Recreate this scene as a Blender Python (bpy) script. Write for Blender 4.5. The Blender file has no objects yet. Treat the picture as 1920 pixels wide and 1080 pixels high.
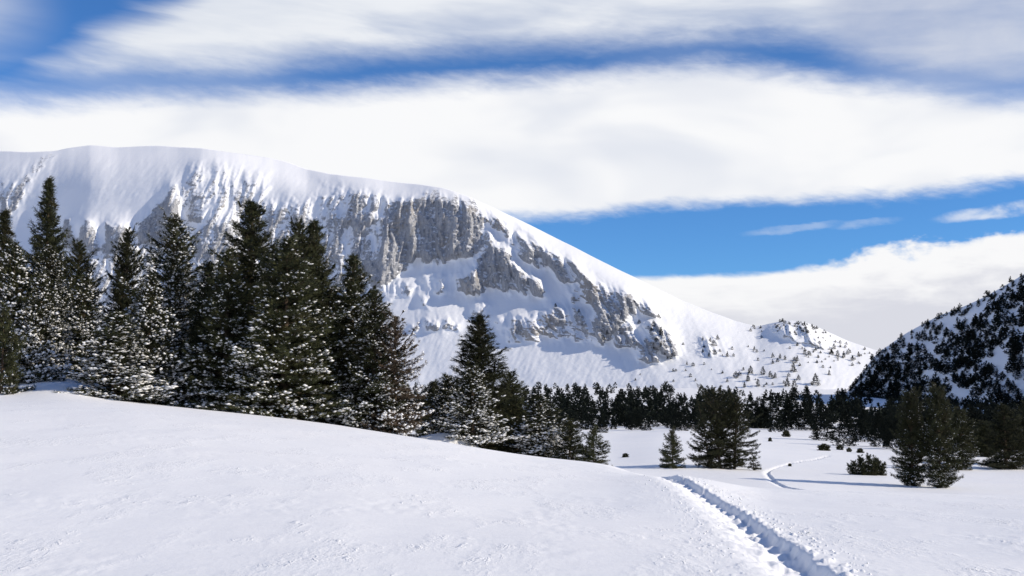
import bpy, math
import numpy as np
from mathutils import Vector

# ------------------------------------------------------------------ camera, sky, sun, exposure
SC = bpy.context.scene
COL = SC.collection
F = 2059.0                       # focal length in pixels of a 1920 px wide frame
CAM_H = 1.6
PITCH = math.atan(180.0 / F)
CP, SP = math.cos(PITCH), math.sin(PITCH)

cam_d = bpy.data.cameras.new("camera")
cam_d.sensor_width = 36.0
cam_d.lens = 36.0 * F / 1920.0
cam_d.clip_start = 0.1
cam_d.clip_end = 40000.0
cam = bpy.data.objects.new("camera", cam_d)
COL.objects.link(cam)
cam.location = (0, 0, CAM_H)
cam.rotation_euler = (math.pi / 2 + PITCH, 0, 0)
SC.camera = cam

SUN_AZ = math.radians(102.0)     # clockwise from the viewing direction
SUN_EL = math.radians(29.0)
SUN_STRENGTH = 4.35
SKY_STRENGTH = 0.1
sd = Vector((math.sin(SUN_AZ) * math.cos(SUN_EL), math.cos(SUN_AZ) * math.cos(SUN_EL), math.sin(SUN_EL)))
sun_d = bpy.data.lights.new("sun", 'SUN')
sun_d.energy = SUN_STRENGTH
sun_d.angle = math.radians(0.53)
sun_d.color = (1.0, 0.89, 0.73)
sun = bpy.data.objects.new("sun", sun_d)
COL.objects.link(sun)
sun.rotation_euler = (-sd).to_track_quat('-Z', 'Y').to_euler()

SC.view_settings.view_transform = 'Standard'
SC.view_settings.look = 'None'
SC.view_settings.exposure = 0.0
SC.view_settings.gamma = 1.0
SC.render.engine = 'CYCLES'
SC.cycles.max_bounces = 6
SC.cycles.diffuse_bounces = 3
SC.cycles.use_denoising = True
SC.cycles.sample_clamp_indirect = 6.0


def ue(px, v):
    """pixel of the 1920x1080 frame -> (x/y, z/y) of its ray in the world"""
    cx = (np.asarray(px, float) - 960.0) / F
    cy = (540.0 - np.asarray(v, float)) / F
    d = CP - cy * SP
    return cx / d, (SP + cy * CP) / d


def at(px, v, y):
    u, e = ue(px, v)
    return np.array([u * y, y * np.ones_like(u), CAM_H + e * y])


class Nodes:
    """small helper to write node trees"""
    def __init__(self, tree):
        self.t = tree
        tree.nodes.clear()

    def n(self, kind, **kw):
        nd = self.t.nodes.new(kind)
        for k, v in kw.items():
            setattr(nd, k, v)
        return nd

    def plug(self, val, sock):
        if hasattr(val, 'is_output') or isinstance(val, bpy.types.NodeSocket):
            self.t.links.new(val, sock)
        elif val is not None:
            sock.default_value = val

    def m(self, op, a, b=None, c=None, clamp=False):
        nd = self.n('ShaderNodeMath', operation=op, use_clamp=clamp)
        self.plug(a, nd.inputs[0])
        if b is not None: self.plug(b, nd.inputs[1])
        if c is not None: self.plug(c, nd.inputs[2])
        return nd.outputs[0]

    def smooth(self, x, lo, hi):
        nd = self.n('ShaderNodeMapRange', interpolation_type='SMOOTHSTEP')
        self.plug(x, nd.inputs['Value'])
        self.plug(lo, nd.inputs['From Min'])
        self.plug(hi, nd.inputs['From Max'])
        return nd.outputs['Result']

    def lin(self, x, lo, hi, a=0.0, b=1.0):
        nd = self.n('ShaderNodeMapRange')
        self.plug(x, nd.inputs['Value'])
        for k, q in (('From Min', lo), ('From Max', hi), ('To Min', a), ('To Max', b)):
            self.plug(q, nd.inputs[k])
        return nd.outputs['Result']

    def noise(self, vec, scale, detail=4.0, rough=0.5, dist=0.0):
        nd = self.n('ShaderNodeTexNoise')
        if vec is not None: self.plug(vec, nd.inputs['Vector'])
        nd.inputs['Scale'].default_value = scale
        nd.inputs['Detail'].default_value = detail
        nd.inputs['Roughness'].default_value = rough
        nd.inputs['Distortion'].default_value = dist
        return nd.outputs['Fac']

    def xyz(self, x, y, z):
        nd = self.n('ShaderNodeCombineXYZ')
        for q, s in zip((x, y, z), nd.inputs): self.plug(q, s)
        return nd.outputs[0]

    def mix(self, f, a, b):
        nd = self.n('ShaderNodeMix', data_type='RGBA')
        self.plug(f, nd.inputs[0])
        self.plug(a, nd.inputs[6])
        self.plug(b, nd.inputs[7])
        return nd.outputs[2]

    def vscale(self, vec, sx, sy, sz):
        nd = self.n('ShaderNodeVectorMath', operation='MULTIPLY')
        self.plug(vec, nd.inputs[0])
        nd.inputs[1].default_value = (sx, sy, sz)
        return nd.outputs[0]

    def curve(self, x, pts):
        nd = self.n('ShaderNodeFloatCurve')
        self.plug(x, nd.inputs['Value'])
        c = nd.mapping.curves[0]
        while len(c.points) < len(pts): c.points.new(0.5, 0.5)
        for p, (a, b) in zip(c.points, pts):
            p.location = (a, b)
            p.handle_type = 'AUTO_CLAMPED'
        nd.mapping.use_clip = False
        nd.mapping.update()
        return nd.outputs[0]


world = bpy.data.worlds.new("World")
SC.world = world
world.use_nodes = True
w = Nodes(world.node_tree)
sky = w.n('ShaderNodeTexSky', sky_type='NISHITA', sun_disc=False)
sky.sun_elevation = SUN_EL
sky.sun_rotation = SUN_AZ
sky.altitude = 1800.0
sky.air_density = 1.0
sky.dust_density = 0.1
sky.ozone_density = 4.0
tc = w.n('ShaderNodeTexCoord').outputs['Generated']
sep = w.n('ShaderNodeSeparateXYZ')
w.plug(tc, sep.inputs[0])
U = w.m('ARCTAN2', sep.outputs[0], sep.outputs[1])
E = w.m('ARCSINE', sep.outputs[2])
UR, ER = 0.6, 0.42               # half width and height of the edge curves, radians
U01 = w.lin(U, -UR, UR)


def edge(pts):
    q = []
    for px, v in pts:
        u, e = ue(px, v)
        a = math.atan(u)
        q.append(((a + UR) / (2 * UR), math.atan(e * math.cos(a)) / ER))
    q = [(0.0, q[0][1])] + q + [(1.0, q[-1][1])]
    return w.m('MULTIPLY', w.curve(U01, q), ER)


def px_el(px, v):
    u, e = ue(px, v)
    a = math.atan(u)
    return a, math.atan(e * math.cos(a))


sv = w.xyz(U, w.m('MULTIPLY', E, 4.0), 0.0)                       # clouds lie in long flat streaks
tilt = w.xyz(w.m('ADD', U, w.m('MULTIPLY', E, -1.6)), w.m('MULTIPLY', w.m('ADD', E, w.m('MULTIPLY', U, 0.10)), 6.0), 3.1)
nA = w.noise(sv, 5.0, 3.0, 0.55, 0.2)
nB = w.noise(sv, 16.0, 3.0, 0.6, 0.4)
nC = w.noise(tilt, 6.5, 4.0, 0.5, 0.25)
nD = w.noise(w.xyz(U, w.m('MULTIPLY', E, 1.7), 5.0), 26.0, 4.0, 0.6, 0.2)
nF = w.noise(w.xyz(w.m('ADD', U, w.m('MULTIPLY', E, 1.2)), w.m('MULTIPLY', E, 2.2), 9.0), 55.0, 4.0, 0.65, 0.3)
wob = w.m('ADD', w.m('MULTIPLY', w.m('SUBTRACT', nA, 0.5), 0.016), w.m('MULTIPLY', w.m('SUBTRACT', nB, 0.5), 0.014))
wob = w.m('ADD', wob, w.m('MULTIPLY', w.m('SUBTRACT', nF, 0.5), 0.010))
Ew = w.m('ADD', E, wob)
# main lens of cloud above the mountain
lo1 = edge([(0, 400), (700, 402), (980, 406), (1060, 406), (1150, 398), (1300, 386), (1450, 375), (1600, 366), (1750, 360), (1920, 343)])
hi1 = edge([(0, 180), (200, 176), (400, 170), (600, 166), (750, 158), (900, 152), (1000, 146), (1100, 138), (1180, 124), (1300, 114), (1400, 118), (1500, 134), (1620, 152), (1760, 162), (1920, 178)])
m1 = w.m('MULTIPLY', w.smooth(w.m('SUBTRACT', Ew, lo1), -0.007, 0.010), w.m('SUBTRACT', 1.0, w.smooth(w.m('SUBTRACT', Ew, hi1), -0.020, 0.013)))
# upper veil
lo2 = edge([(-200, 176), (60, 180), (200, 172), (300, 168), (450, 160), (600, 138), (700, 126), (800, 122), (1000, 112), (1200, 100), (1400, 92), (1480, 96), (1550, 115), (1640, 150), (1760, 175), (1920, 190)])
d2 = w.m('SUBTRACT', Ew, lo2)
body2 = w.smooth(d2, -0.008, 0.034)
left = w.m('ADD', w.m('SUBTRACT', U, px_el(225, 75)[0]), w.m('MULTIPLY', w.m('SUBTRACT', E, px_el(225, 75)[1]), -1.35))
left = w.m('ADD', left, w.m('MULTIPLY', w.m('SUBTRACT', nC, 0.5), 0.10))
leftm = w.smooth(left, -0.055, 0.03)
blob = w.m('MULTIPLY', w.m('SUBTRACT', 1.0, w.smooth(U, px_el(-140, 0)[0], px_el(150, 0)[0])), w.smooth(w.m('ADD', E, w.m('MULTIPLY', w.m('SUBTRACT', nC, 0.5), 0.08)), px_el(60, 165)[1], px_el(60, 95)[1]))
blob = w.m('MULTIPLY', blob, w.smooth(nA, 0.25, 0.6))
cover2 = w.m('MAXIMUM', leftm, w.m('MULTIPLY', blob, 0.75))
thick2 = w.m('ADD', w.lin(d2, 0.0, 0.05, 0.62, 1.0), w.m('MULTIPLY', w.m('SUBTRACT', nC, 0.5), 0.9), clamp=True)
rightveil = w.smooth(U, px_el(1480, 0)[0], px_el(1620, 0)[0])
thick2 = w.m('MULTIPLY', thick2, w.lin(rightveil, 0, 1, 1.0, w.m('ADD', 0.62, w.m('MULTIPLY', nD, 0.36))))
high = w.smooth(E, 0.36, 0.62)                                        # broken cloud over the rest of the sky
brk = w.m('MULTIPLY', w.smooth(w.m('ADD', nC, w.m('MULTIPLY', nA, 0.5)), 0.80, 1.05), 0.6)
thick2 = w.m('MULTIPLY', thick2, w.lin(high, 0, 1, 1.0, brk))
m2 = w.m('MULTIPLY', w.m('MULTIPLY', body2, cover2), thick2)
# low bank behind the pass
lo3 = edge([(900, 530), (1200, 524), (1300, 519), (1400, 516), (1500, 508), (1560, 496), (1620, 480), (1700, 470), (1800, 462), (1920, 447)])
puff = w.m('MULTIPLY', w.m('SUBTRACT', nD, 0.5), w.lin(U, px_el(1450, 0)[0], px_el(1650, 0)[0], 0.004, 0.05))
d3 = w.m('SUBTRACT', w.m('ADD', w.m('ADD', E, w.m('MULTIPLY', wob, 0.4)), puff), lo3)
m3 = w.m('SUBTRACT', 1.0, w.smooth(d3, -0.003, w.lin(U, px_el(1450, 0)[0], px_el(1650, 0)[0], 0.004, 0.010)))


def wisp(px, v, wx, wy, k):
    a, el = px_el(px, v)
    dx = w.m('DIVIDE', w.m('SUBTRACT', U, a), wx / F)
    dy = w.m('DIVIDE', w.m('ADD', w.m('SUBTRACT', E, el), w.m('ADD', w.m('MULTIPLY', wob, 0.6), w.m('MULTIPLY', w.m('SUBTRACT', U, a), -0.08))), wy / F)
    r2 = w.m('ADD', w.m('MULTIPLY', dx, dx), w.m('MULTIPLY', dy, dy))
    g = w.m('SUBTRACT', 1.0, w.smooth(r2, 0.05, 1.1))
    return w.m('MULTIPLY', w.m('MULTIPLY', g, w.smooth(nD, 0.25, 0.62)), k)


m4 = w.m('MAXIMUM', wisp(1880, 394, 120, 15, 0.8), w.m('MAXIMUM', wisp(1490, 428, 100, 10, 0.28), wisp(1620, 418, 70, 9, 0.25)))
m4 = w.m('MAXIMUM', m4, wisp(1880, 455, 110, 14, 1.0))
K = 1.0 / SKY_STRENGTH


def c(r, g, b): return (r * K, g * K, b * K, 1.0)


col1 = w.mix(w.smooth(w.noise(w.xyz(U, w.m('MULTIPLY', E, 2.2), 2.0), 5.5, 3.0, 0.5, 0.3), 0.33, 0.60), c(0.78, 0.81, 0.88), c(0.95, 0.955, 0.97))
col2 = w.mix(w.smooth(w.m('ADD', w.m('MULTIPLY', nC, 0.6), w.m('MULTIPLY', nA, 0.4)), 0.35, 0.66), c(0.66, 0.71, 0.81), c(0.84, 0.865, 0.91))
col2 = w.mix(w.m('MULTIPLY', rightveil, 0.6), col2, c(0.56, 0.60, 0.72))
col3 = w.mix(w.smooth(w.m('ADD', d3, w.m('MULTIPLY', w.m('SUBTRACT', nB, 0.5), 0.05)), -0.055, -0.008), c(0.70, 0.71, 0.78), c(0.95, 0.95, 0.96))
blue = w.n('ShaderNodeMix', data_type='RGBA', blend_type='MULTIPLY')
blue.inputs[0].default_value = 1.0
w.plug(sky.outputs[0], blue.inputs[6])
blue.inputs[7].default_value = (0.56, 0.96, 1.34, 1)
full = w.mix(m2, blue.outputs[2], col2)
full = w.mix(m4, full, c(0.88, 0.9, 0.94))
full = w.mix(m3, full, col3)
full = w.mix(m1, full, col1)
bg = w.n('ShaderNodeBackground')
w.plug(full, bg.inputs[0])
bg.inputs[1].default_value = SKY_STRENGTH
wo = w.n('ShaderNodeOutputWorld')
w.plug(bg.outputs[0], wo.inputs[0])
world.cycles.sampling_method = 'MANUAL'
world.cycles.sample_map_resolution = 512

# ------------------------------------------------------------------ numeric helpers
def hash2(ix, iy, seed):
    h = (ix.astype(np.int64) * 374761393 + iy.astype(np.int64) * 668265263 + seed * 974634777) & 0xFFFFFFFF
    h = ((h ^ (h >> 13)) * 1274126177) & 0xFFFFFFFF
    h = h ^ (h >> 16)
    return h


def pn(x, y, seed=0):
    """gradient noise, about -1..1"""
    x, y = np.broadcast_arrays(np.asarray(x, float), np.asarray(y, float))
    x0 = np.floor(x); y0 = np.floor(y)
    fx = x - x0; fy = y - y0
    sx = fx * fx * fx * (fx * (fx * 6 - 15) + 10)
    sy = fy * fy * fy * (fy * (fy * 6 - 15) + 10)

    def g(ix, iy, dx, dy):
        a = hash2(ix, iy, seed) * (2 * math.pi / 4294967296.0)
        return np.cos(a) * dx + np.sin(a) * dy
    n00 = g(x0, y0, fx, fy); n10 = g(x0 + 1, y0, fx - 1, fy)
    n01 = g(x0, y0 + 1, fx, fy - 1); n11 = g(x0 + 1, y0 + 1, fx - 1, fy - 1)
    a = n00 + sx * (n10 - n00)
    b = n01 + sx * (n11 - n01)
    return 1.5 * (a + sy * (b - a))


def fbm(x, y, oct=4, seed=0, gain=0.5, lac=2.03):
    t = 0.0; a = 1.0; s = 0.0
    for k in range(oct):
        t = t + a * pn(x, y, seed + 17 * k)
        s += a; a *= gain
        x = np.asarray(x) * lac; y = np.asarray(y) * lac
    return t / s


def ridged(x, y, oct=4, seed=0, gain=0.55, lac=2.03):
    t = 0.0; a = 1.0; s = 0.0
    for k in range(oct):
        t = t + a * (1 - 2 * np.abs(pn(x, y, seed + 31 * k)))
        s += a; a *= gain
        x = np.asarray(x) * lac; y = np.asarray(y) * lac
    return t / s


def sstep(x, a, b):
    t = np.clip((x - a) / (b - a), 0, 1)
    return t * t * (3 - 2 * t)


def pchip(x, y, q):
    x = np.asarray(x, float); y = np.asarray(y, float); q = np.clip(q, x[0], x[-1])
    h = np.diff(x); d = np.diff(y) / h
    m = np.zeros_like(y)
    for i in range(1, len(x) - 1):
        if d[i - 1] * d[i] > 0:
            w1 = 2 * h[i] + h[i - 1]; w2 = h[i] + 2 * h[i - 1]
            m[i] = (w1 + w2) / (w1 / d[i - 1] + w2 / d[i])
    m[0] = d[0]; m[-1] = d[-1]
    i = np.clip(np.searchsorted(x, q, 'right') - 1, 0, len(x) - 2)
    t = (q - x[i]) / h[i]
    return ((1 + 2 * t) * (1 - t) ** 2 * y[i] + t * (1 - t) ** 2 * h[i] * m[i] + t * t * (3 - 2 * t) * y[i + 1] + t * t * (t - 1) * h[i] * m[i + 1])


def blur(a, k, axis):
    if k < 1: return a
    ker = np.hanning(2 * k + 3)[1:-1]; ker /= ker.sum()
    a = np.moveaxis(a, axis, 0)
    p = np.concatenate([np.repeat(a[:1], k, 0), a, np.repeat(a[-1:], k, 0)], 0)
    o = np.zeros_like(a)
    for i, wt in enumerate(ker): o += wt * p[i:i + a.shape[0]]
    return np.moveaxis(o, 0, axis)


def mesh_np(name, verts, faces, smooth=True, attrs=None):
    """mesh from (N,3) vertices and (M,3|4) faces"""
    me = bpy.data.meshes.new(name)
    verts = np.ascontiguousarray(verts, dtype=np.float32)
    faces = np.ascontiguousarray(faces, dtype=np.int32)
    n, k = faces.shape
    me.vertices.add(len(verts)); me.vertices.foreach_set('co', verts.ravel())
    me.loops.add(n * k); me.loops.foreach_set('vertex_index', faces.ravel())
    me.polygons.add(n)
    me.polygons.foreach_set('loop_start', np.arange(0, n * k, k, dtype=np.int32))
    me.polygons.foreach_set('use_smooth', np.full(n, smooth, dtype=bool))
    for an, av in (attrs or {}).items():
        at_ = me.attributes.new(an, 'FLOAT', 'POINT')
        at_.data.foreach_set('value', np.ascontiguousarray(av, dtype=np.float32))
    me.update(calc_edges=True)
    return me


def grid_faces(nr, nc, wrap=False):
    i = np.arange(nr - 1)[:, None]
    j = np.arange(nc if wrap else nc - 1)[None, :]
    j2 = (j + 1) % nc
    a = i * nc + j; b = i * nc + j2; c_ = (i + 1) * nc + j2; d = (i + 1) * nc + j
    return np.stack([a, b, c_, d], -1).reshape(-1, 4)


def link(name, me, mat=None, parent=None, **props):
    o = bpy.data.objects.new(name, me)
    COL.objects.link(o)
    if mat is not None and me is not None and not me.materials: me.materials.append(mat)
    if parent is not None: o.parent = parent
    for k, v in props.items(): o[k] = v
    return o


# ------------------------------------------------------------------ materials
def principled(name):
    m = bpy.data.materials.new(name)
    m.use_nodes = True
    nt = Nodes(m.node_tree)
    b = nt.n('ShaderNodeBsdfPrincipled')
    o = nt.n('ShaderNodeOutputMaterial')
    nt.plug(b.outputs[0], o.inputs[0])
    return m, nt, b


def snow_material():
    m, t, b = principled("snow_field")
    pos = t.n('ShaderNodeNewGeometry').outputs['Position']
    big = t.noise(t.vscale(pos, 0.12, 0.12, 0.12), 1.0, 3.0)
    colr = t.mix(t.smooth(big, 0.3, 0.7), (0.895, 0.910, 0.932, 1), (0.920, 0.928, 0.940, 1))
    t.plug(colr, b.inputs['Base Color'])
    b.inputs['Roughness'].default_value = 0.6
    b.inputs['Specular IOR Level'].default_value = 0.15
    # wind crust: patches of rough grains, long ripples across the wind, smooth glaze in between
    patch = t.smooth(t.noise(t.vscale(pos, 0.9, 0.35, 0.5), 1.0, 4.0, 0.6), 0.46, 0.66)
    grain = t.noise(t.vscale(pos, 16.0, 9.0, 10.0), 1.0, 4.0, 0.65)
    chips = t.smooth(t.noise(t.vscale(pos, 5.0, 2.6, 4.0), 1.0, 4.0, 0.7, 0.6), 0.56, 0.68)
    ripple = t.noise(t.vscale(pos, 1.3, 4.5, 2.0), 1.0, 4.0, 0.55, 0.4)
    h = t.m('ADD', t.m('MULTIPLY', t.m('MULTIPLY', grain, patch), 0.022), t.m('MULTIPLY', ripple, 0.020))
    h = t.m('ADD', h, t.m('MULTIPLY', grain, 0.006))
    h = t.m('ADD', h, t.m('MULTIPLY', t.m('MULTIPLY', chips, patch), 0.022))
    bp = t.n('ShaderNodeBump')
    bp.inputs['Strength'].default_value = 0.65
    bp.inputs['Distance'].default_value = 1.0
    t.plug(h, bp.inputs['Height'])
    t.plug(bp.outputs[0], b.inputs['Normal'])
    return m


def mountain_material():
    m, t, b = principled("snowy_limestone")
    g = t.n('ShaderNodeNewGeometry')
    pos = g.outputs['Position']
    rock = t.n('ShaderNodeAttribute', attribute_name='rock').outputs['Fac']
    nz = t.n('ShaderNodeSeparateXYZ')
    t.plug(g.outputs['Normal'], nz.inputs[0])
    streak = t.noise(t.vscale(pos, 0.17, 0.17, 0.035), 1.0, 7.0, 0.68, 0.9)
    ledge = t.noise(t.vscale(pos, 0.06, 0.06, 0.20), 1.0, 5.0, 0.65, 1.2)
    fine = t.noise(t.vscale(pos, 0.30, 0.30, 0.22), 1.0, 7.0, 0.78, 0.3)
    f = t.m('ADD', rock, t.m('MULTIPLY', t.m('SUBTRACT', 0.50, nz.outputs[2]), 1.3))
    f = t.m('ADD', f, t.m('MULTIPLY', t.m('SUBTRACT', fine, 0.5), 2.3))
    f = t.m('ADD', f, t.m('MULTIPLY', t.m('SUBTRACT', streak, 0.5), 2.0))
    f = t.m('ADD', f, t.m('MULTIPLY', t.m('SUBTRACT', ledge, 0.5), 0.45))
    f = t.m('MULTIPLY', t.smooth(f, 0.62, 0.98), t.smooth(rock, 0.08, 0.25))
    rc = t.mix(t.smooth(streak, 0.35, 0.65), (0.33, 0.345, 0.38, 1), (0.48, 0.49, 0.51, 1))
    warm = t.smooth(t.noise(t.vscale(pos, 0.02, 0.02, 0.008), 1.0, 3.0), 0.54, 0.70)
    rc = t.mix(t.m('MULTIPLY', warm, 0.6), rc, (0.44, 0.385, 0.31, 1))
    rc = t.mix(t.smooth(fine, 0.42, 0.28), rc, (0.17, 0.175, 0.19, 1))
    dust = t.smooth(t.noise(t.vscale(pos, 0.5, 0.5, 0.12), 1.0, 6.0, 0.75), 0.44, 0.68)
    rc = t.mix(t.m('MULTIPLY', dust, 0.65), rc, (0.72, 0.74, 0.78, 1))
    colr = t.mix(f, (0.885, 0.905, 0.935, 1), rc)
    t.plug(colr, b.inputs['Base Color'])
    b.inputs['Roughness'].default_value = 0.75
    b.inputs['Specular IOR Level'].default_value = 0.1
    h = t.m('ADD', t.m('MULTIPLY', fine, t.m('ADD', t.m('MULTIPLY', f, 4.5), 0.10)), t.m('MULTIPLY', streak, t.m('MULTIPLY', f, 5.0)))
    h = t.m('ADD', h, t.m('MULTIPLY', streak, 0.25))
    vor = t.n('ShaderNodeTexVoronoi', feature='F1')
    t.plug(t.vscale(pos, 0.16, 0.16, 0.06), vor.inputs['Vector'])
    vor.inputs['Scale'].default_value = 1.0
    vor.inputs['Detail'].default_value = 2.0
    h = t.m('SUBTRACT', h, t.m('MULTIPLY', vor.outputs['Distance'], t.m('MULTIPLY', f, 5.0)))
    bp = t.n('ShaderNodeBump')
    bp.inputs['Strength'].default_value = 0.8
    bp.inputs['Distance'].default_value = 1.0
    t.plug(h, bp.inputs['Height'])
    t.plug(bp.outputs[0], b.inputs['Normal'])
    return m


def needle_material(name, dark, light, brown, k_brown=0.3, spec=0.2):
    m, t, b = principled(name)
    tint = t.n('ShaderNodeAttribute', attribute_name='tint').outputs['Fac']
    obj = t.n('ShaderNodeObjectInfo').outputs['Random']
    colr = t.mix(tint, dark + (1,), light + (1,))
    pos = t.n('ShaderNodeTexCoord').outputs['Object']
    br = t.smooth(t.noise(pos, 0.9, 3.0), 0.52, 0.75)
    colr = t.mix(t.m('MULTIPLY', br, k_brown), colr, brown + (1,))
    hsv = t.n('ShaderNodeHueSaturation')
    t.plug(colr, hsv.inputs['Color'])
    t.plug(t.lin(obj, 0, 1, 0.75, 1.25), hsv.inputs['Value'])
    t.plug(hsv.outputs[0], b.inputs['Base Color'])
    b.inputs['Roughness'].default_value = 0.7
    b.inputs['Specular IOR Level'].default_value = spec
    return m


def plain_material(name, colr, rough=0.8, var=0.25, scale=6.0, bump=0.0):
    m, t, b = principled(name)
    pos = t.n('ShaderNodeTexCoord').outputs['Object']
    n = t.noise(pos, scale, 4.0)
    c2 = tuple(q * (1 - var) for q in colr) + (1,)
    t.plug(t.mix(n, c2, tuple(min(1, q * (1 + var * 0.5)) for q in colr) + (1,)), b.inputs['Base Color'])
    b.inputs['Roughness'].default_value = rough
    b.inputs['Specular IOR Level'].default_value = 0.15
    if bump:
        bp = t.n('ShaderNodeBump')
        bp.inputs['Strength'].default_value = 0.6
        bp.inputs['Distance'].default_value = bump
        t.plug(n, bp.inputs['Height'])
        t.plug(bp.outputs[0], b.inputs['Normal'])
    return m


M_SNOW = snow_material()
M_MOUNT = mountain_material()
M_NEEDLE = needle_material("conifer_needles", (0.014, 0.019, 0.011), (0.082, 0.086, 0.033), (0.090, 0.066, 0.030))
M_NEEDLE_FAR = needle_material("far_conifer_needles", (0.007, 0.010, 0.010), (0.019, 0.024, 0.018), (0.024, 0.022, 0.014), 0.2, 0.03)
M_BARK = plain_material("conifer_bark", (0.10, 0.075, 0.055), 0.9, 0.4, 8.0, 0.02)
M_TWIG = needle_material("bare_brown_twigs", (0.045, 0.036, 0.026), (0.12, 0.085, 0.055), (0.12, 0.07, 0.04), 0.5)
M_TREESNOW = plain_material("snow_on_branches", (0.88, 0.89, 0.91), 0.6, 0.04, 5.0)

# ------------------------------------------------------------------ snow ground: one sheet out to the horizon
# columns of the frame: (depth, height) or (depth, 'v', row of the frame that the ground shows at)
V = 'v'
GC = {
    -400: [(9.2, .05), (20, .55), (52, 1.7), (70, 2.4), (100, 2.4), (180, -1), (366, -9), (600, -7), (900, -2), (1300, 3)],
    0: [(9.2, 0), (20, .38), (36, .78), (50, V, 749), (58, 1.5), (66, 2.1), (80, 2.4), (100, 1.6), (130, -.5), (180, -4), (366, -10), (600, -8), (900, -4), (1300, 0)],
    110: [(9.2, 0), (20, .36), (36, .75), (50, V, 746), (58, 1.78), (66, 2.35), (76, 2.5), (100, 1.2), (130, -1), (180, -5), (366, -10), (600, -8), (900, -4), (1300, 0)],
    210: [(9.2, 0), (20, .32), (36, .68), (51, V, 753), (60, .98), (72, 1.2), (100, -.6), (130, -3), (180, -6), (366, -11), (600, -9), (900, -4), (1300, 0)],
    350: [(9.2, 0), (20, .25), (36, .48), (52, V, 765), (60, .25), (72, -.1), (100, -2), (130, -4), (180, -7), (366, -11), (600, -9), (900, -4), (1300, 0)],
    600: [(9.2, 0), (20, .08), (36, .06), (54, V, 792), (62, -.75), (75, -1.6), (100, -3.4), (130, -5.5), (180, -8), (366, -12), (600, -9), (900, -4), (1300, 0)],
    800: [(9.2, 0), (20, -.1), (36, -.35), (54, V, 824), (62, -1.8), (75, -2.8), (100, -4.6), (130, -6.5), (180, -8.5), (366, -12), (600, -9), (900, -4), (1300, 0)],
    1000: [(9.2, 0), (20, -.25), (36, -.85), (54, V, 857), (62, -2.9), (75, -4.0), (100, -5.8), (130, -7.4), (180, -8.8), (366, V, 797), (600, V, 757), (900, V, 735), (1300, 0)],
    1140: [(9.2, 0), (20, -.3), (32, -.85), (50, V, 873), (62, -3.6), (75, -4.8), (100, -6.4), (130, -7.6), (180, -8.6), (366, V, 797), (600, V, 757), (900, V, 735), (1300, 0)],
    1260: [(9.2, 0), (15, -.13), (25, V, 893.5), (32, -1.15), (50, -3.2), (75, -5.5), (95, -6.7), (115, V, 876), (150, V, 846), (260, V, 812), (366, V, 798), (600, V, 757), (900, V, 735), (1300, 0)],
    1450: [(9.2, 0), (15, -.22), (28, V, 916), (36, -1.95), (50, -3.35), (72, V, 917), (92, V, 907), (115, V, 884), (150, V, 855), (260, V, 818), (366, V, 803), (600, V, 757), (900, V, 735), (1300, 0)],
    1700: [(9.2, 0), (15, -.22), (28, V, 925), (40, -2.4), (60, -4.4), (90, V, 920), (105, V, 902), (130, V, 878), (180, V, 848), (260, V, 824), (366, V, 803), (600, V, 759), (900, V, 737), (1300, 0)],
    1920: [(9.2, 0), (15, -.2), (28, V, 931), (40, -2.5), (60, -4.6), (90, V, 924), (110, V, 903), (130, V, 880), (180, V, 850), (260, V, 824), (366, V, 803), (600, V, 762), (900, V, 737), (1300, 0)],
    2400: [(9.2, .05), (15, -.1), (28, -1.0), (60, -4), (90, -6.5), (130, -7.5), (260, -9), (366, -10), (600, -6), (900, -2), (1300, 0)],
}
LR = np.linspace(math.log(0.3), math.log(9000.0), 420)
th_c, prof = [], []
for px in sorted(GC):
    pts = []
    th = None
    for p in GC[px]:
        y = p[0]
        if p[1] == V:
            u, e = ue(px, p[2]); z = CAM_H + e * y
        else:
            u, e = ue(px, 850.0); z = p[1]
        th = math.atan(u)
        pts.append((math.log(y / math.cos(th)), z))
    pts = [(math.log(0.3), 0.0), (math.log(4.0), 0.0)] + pts + [(math.log(2500.0), pts[-1][1]), (math.log(9000.0), pts[-1][1])]
    th_c.append(th)
    prof.append(pchip([q[0] for q in pts], [q[1] for q in pts], LR))
prof = np.array(prof)
TH = np.linspace(-0.62, 0.64, 1300)
tab = np.empty((len(TH), len(LR)))
for k in range(len(LR)): tab[:, k] = pchip(th_c, prof[:, k], TH)
tab = blur(blur(tab, 14, 0), 3, 1)


def bilin(t, fi, fj):
    fi = np.clip(fi, 0, t.shape[0] - 1.001); fj = np.clip(fj, 0, t.shape[1] - 1.001)
    i = fi.astype(int); j = fj.astype(int); a = fi - i; b = fj - j
    return (t[i, j] * (1 - a) * (1 - b) + t[i + 1, j] * a * (1 - b) + t[i, j + 1] * (1 - a) * b + t[i + 1, j + 1] * a * b)


def ground_base(x, y):
    x = np.asarray(x, float); y = np.asarray(y, float)
    th = np.arctan2(x, y); lr = np.log(np.maximum(np.hypot(x, y), 0.31))
    fj = (lr - LR[0]) / (LR[1] - LR[0])
    fi = (th - TH[0]) / (TH[1] - TH[0])
    z = bilin(tab, fi, fj)
    # outside the columns the two sides run into each other behind the camera
    out = np.where(th < TH[0], TH[0] - th, np.where(th > TH[-1], th - TH[-1], 0.0))
    k = sstep(out, 0.0, 2.5)
    mid = 0.5 * (bilin(tab, np.zeros_like(fi), fj) + bilin(tab, np.full_like(fi, len(TH)), fj))
    return z * (1 - k) + mid * k


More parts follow.
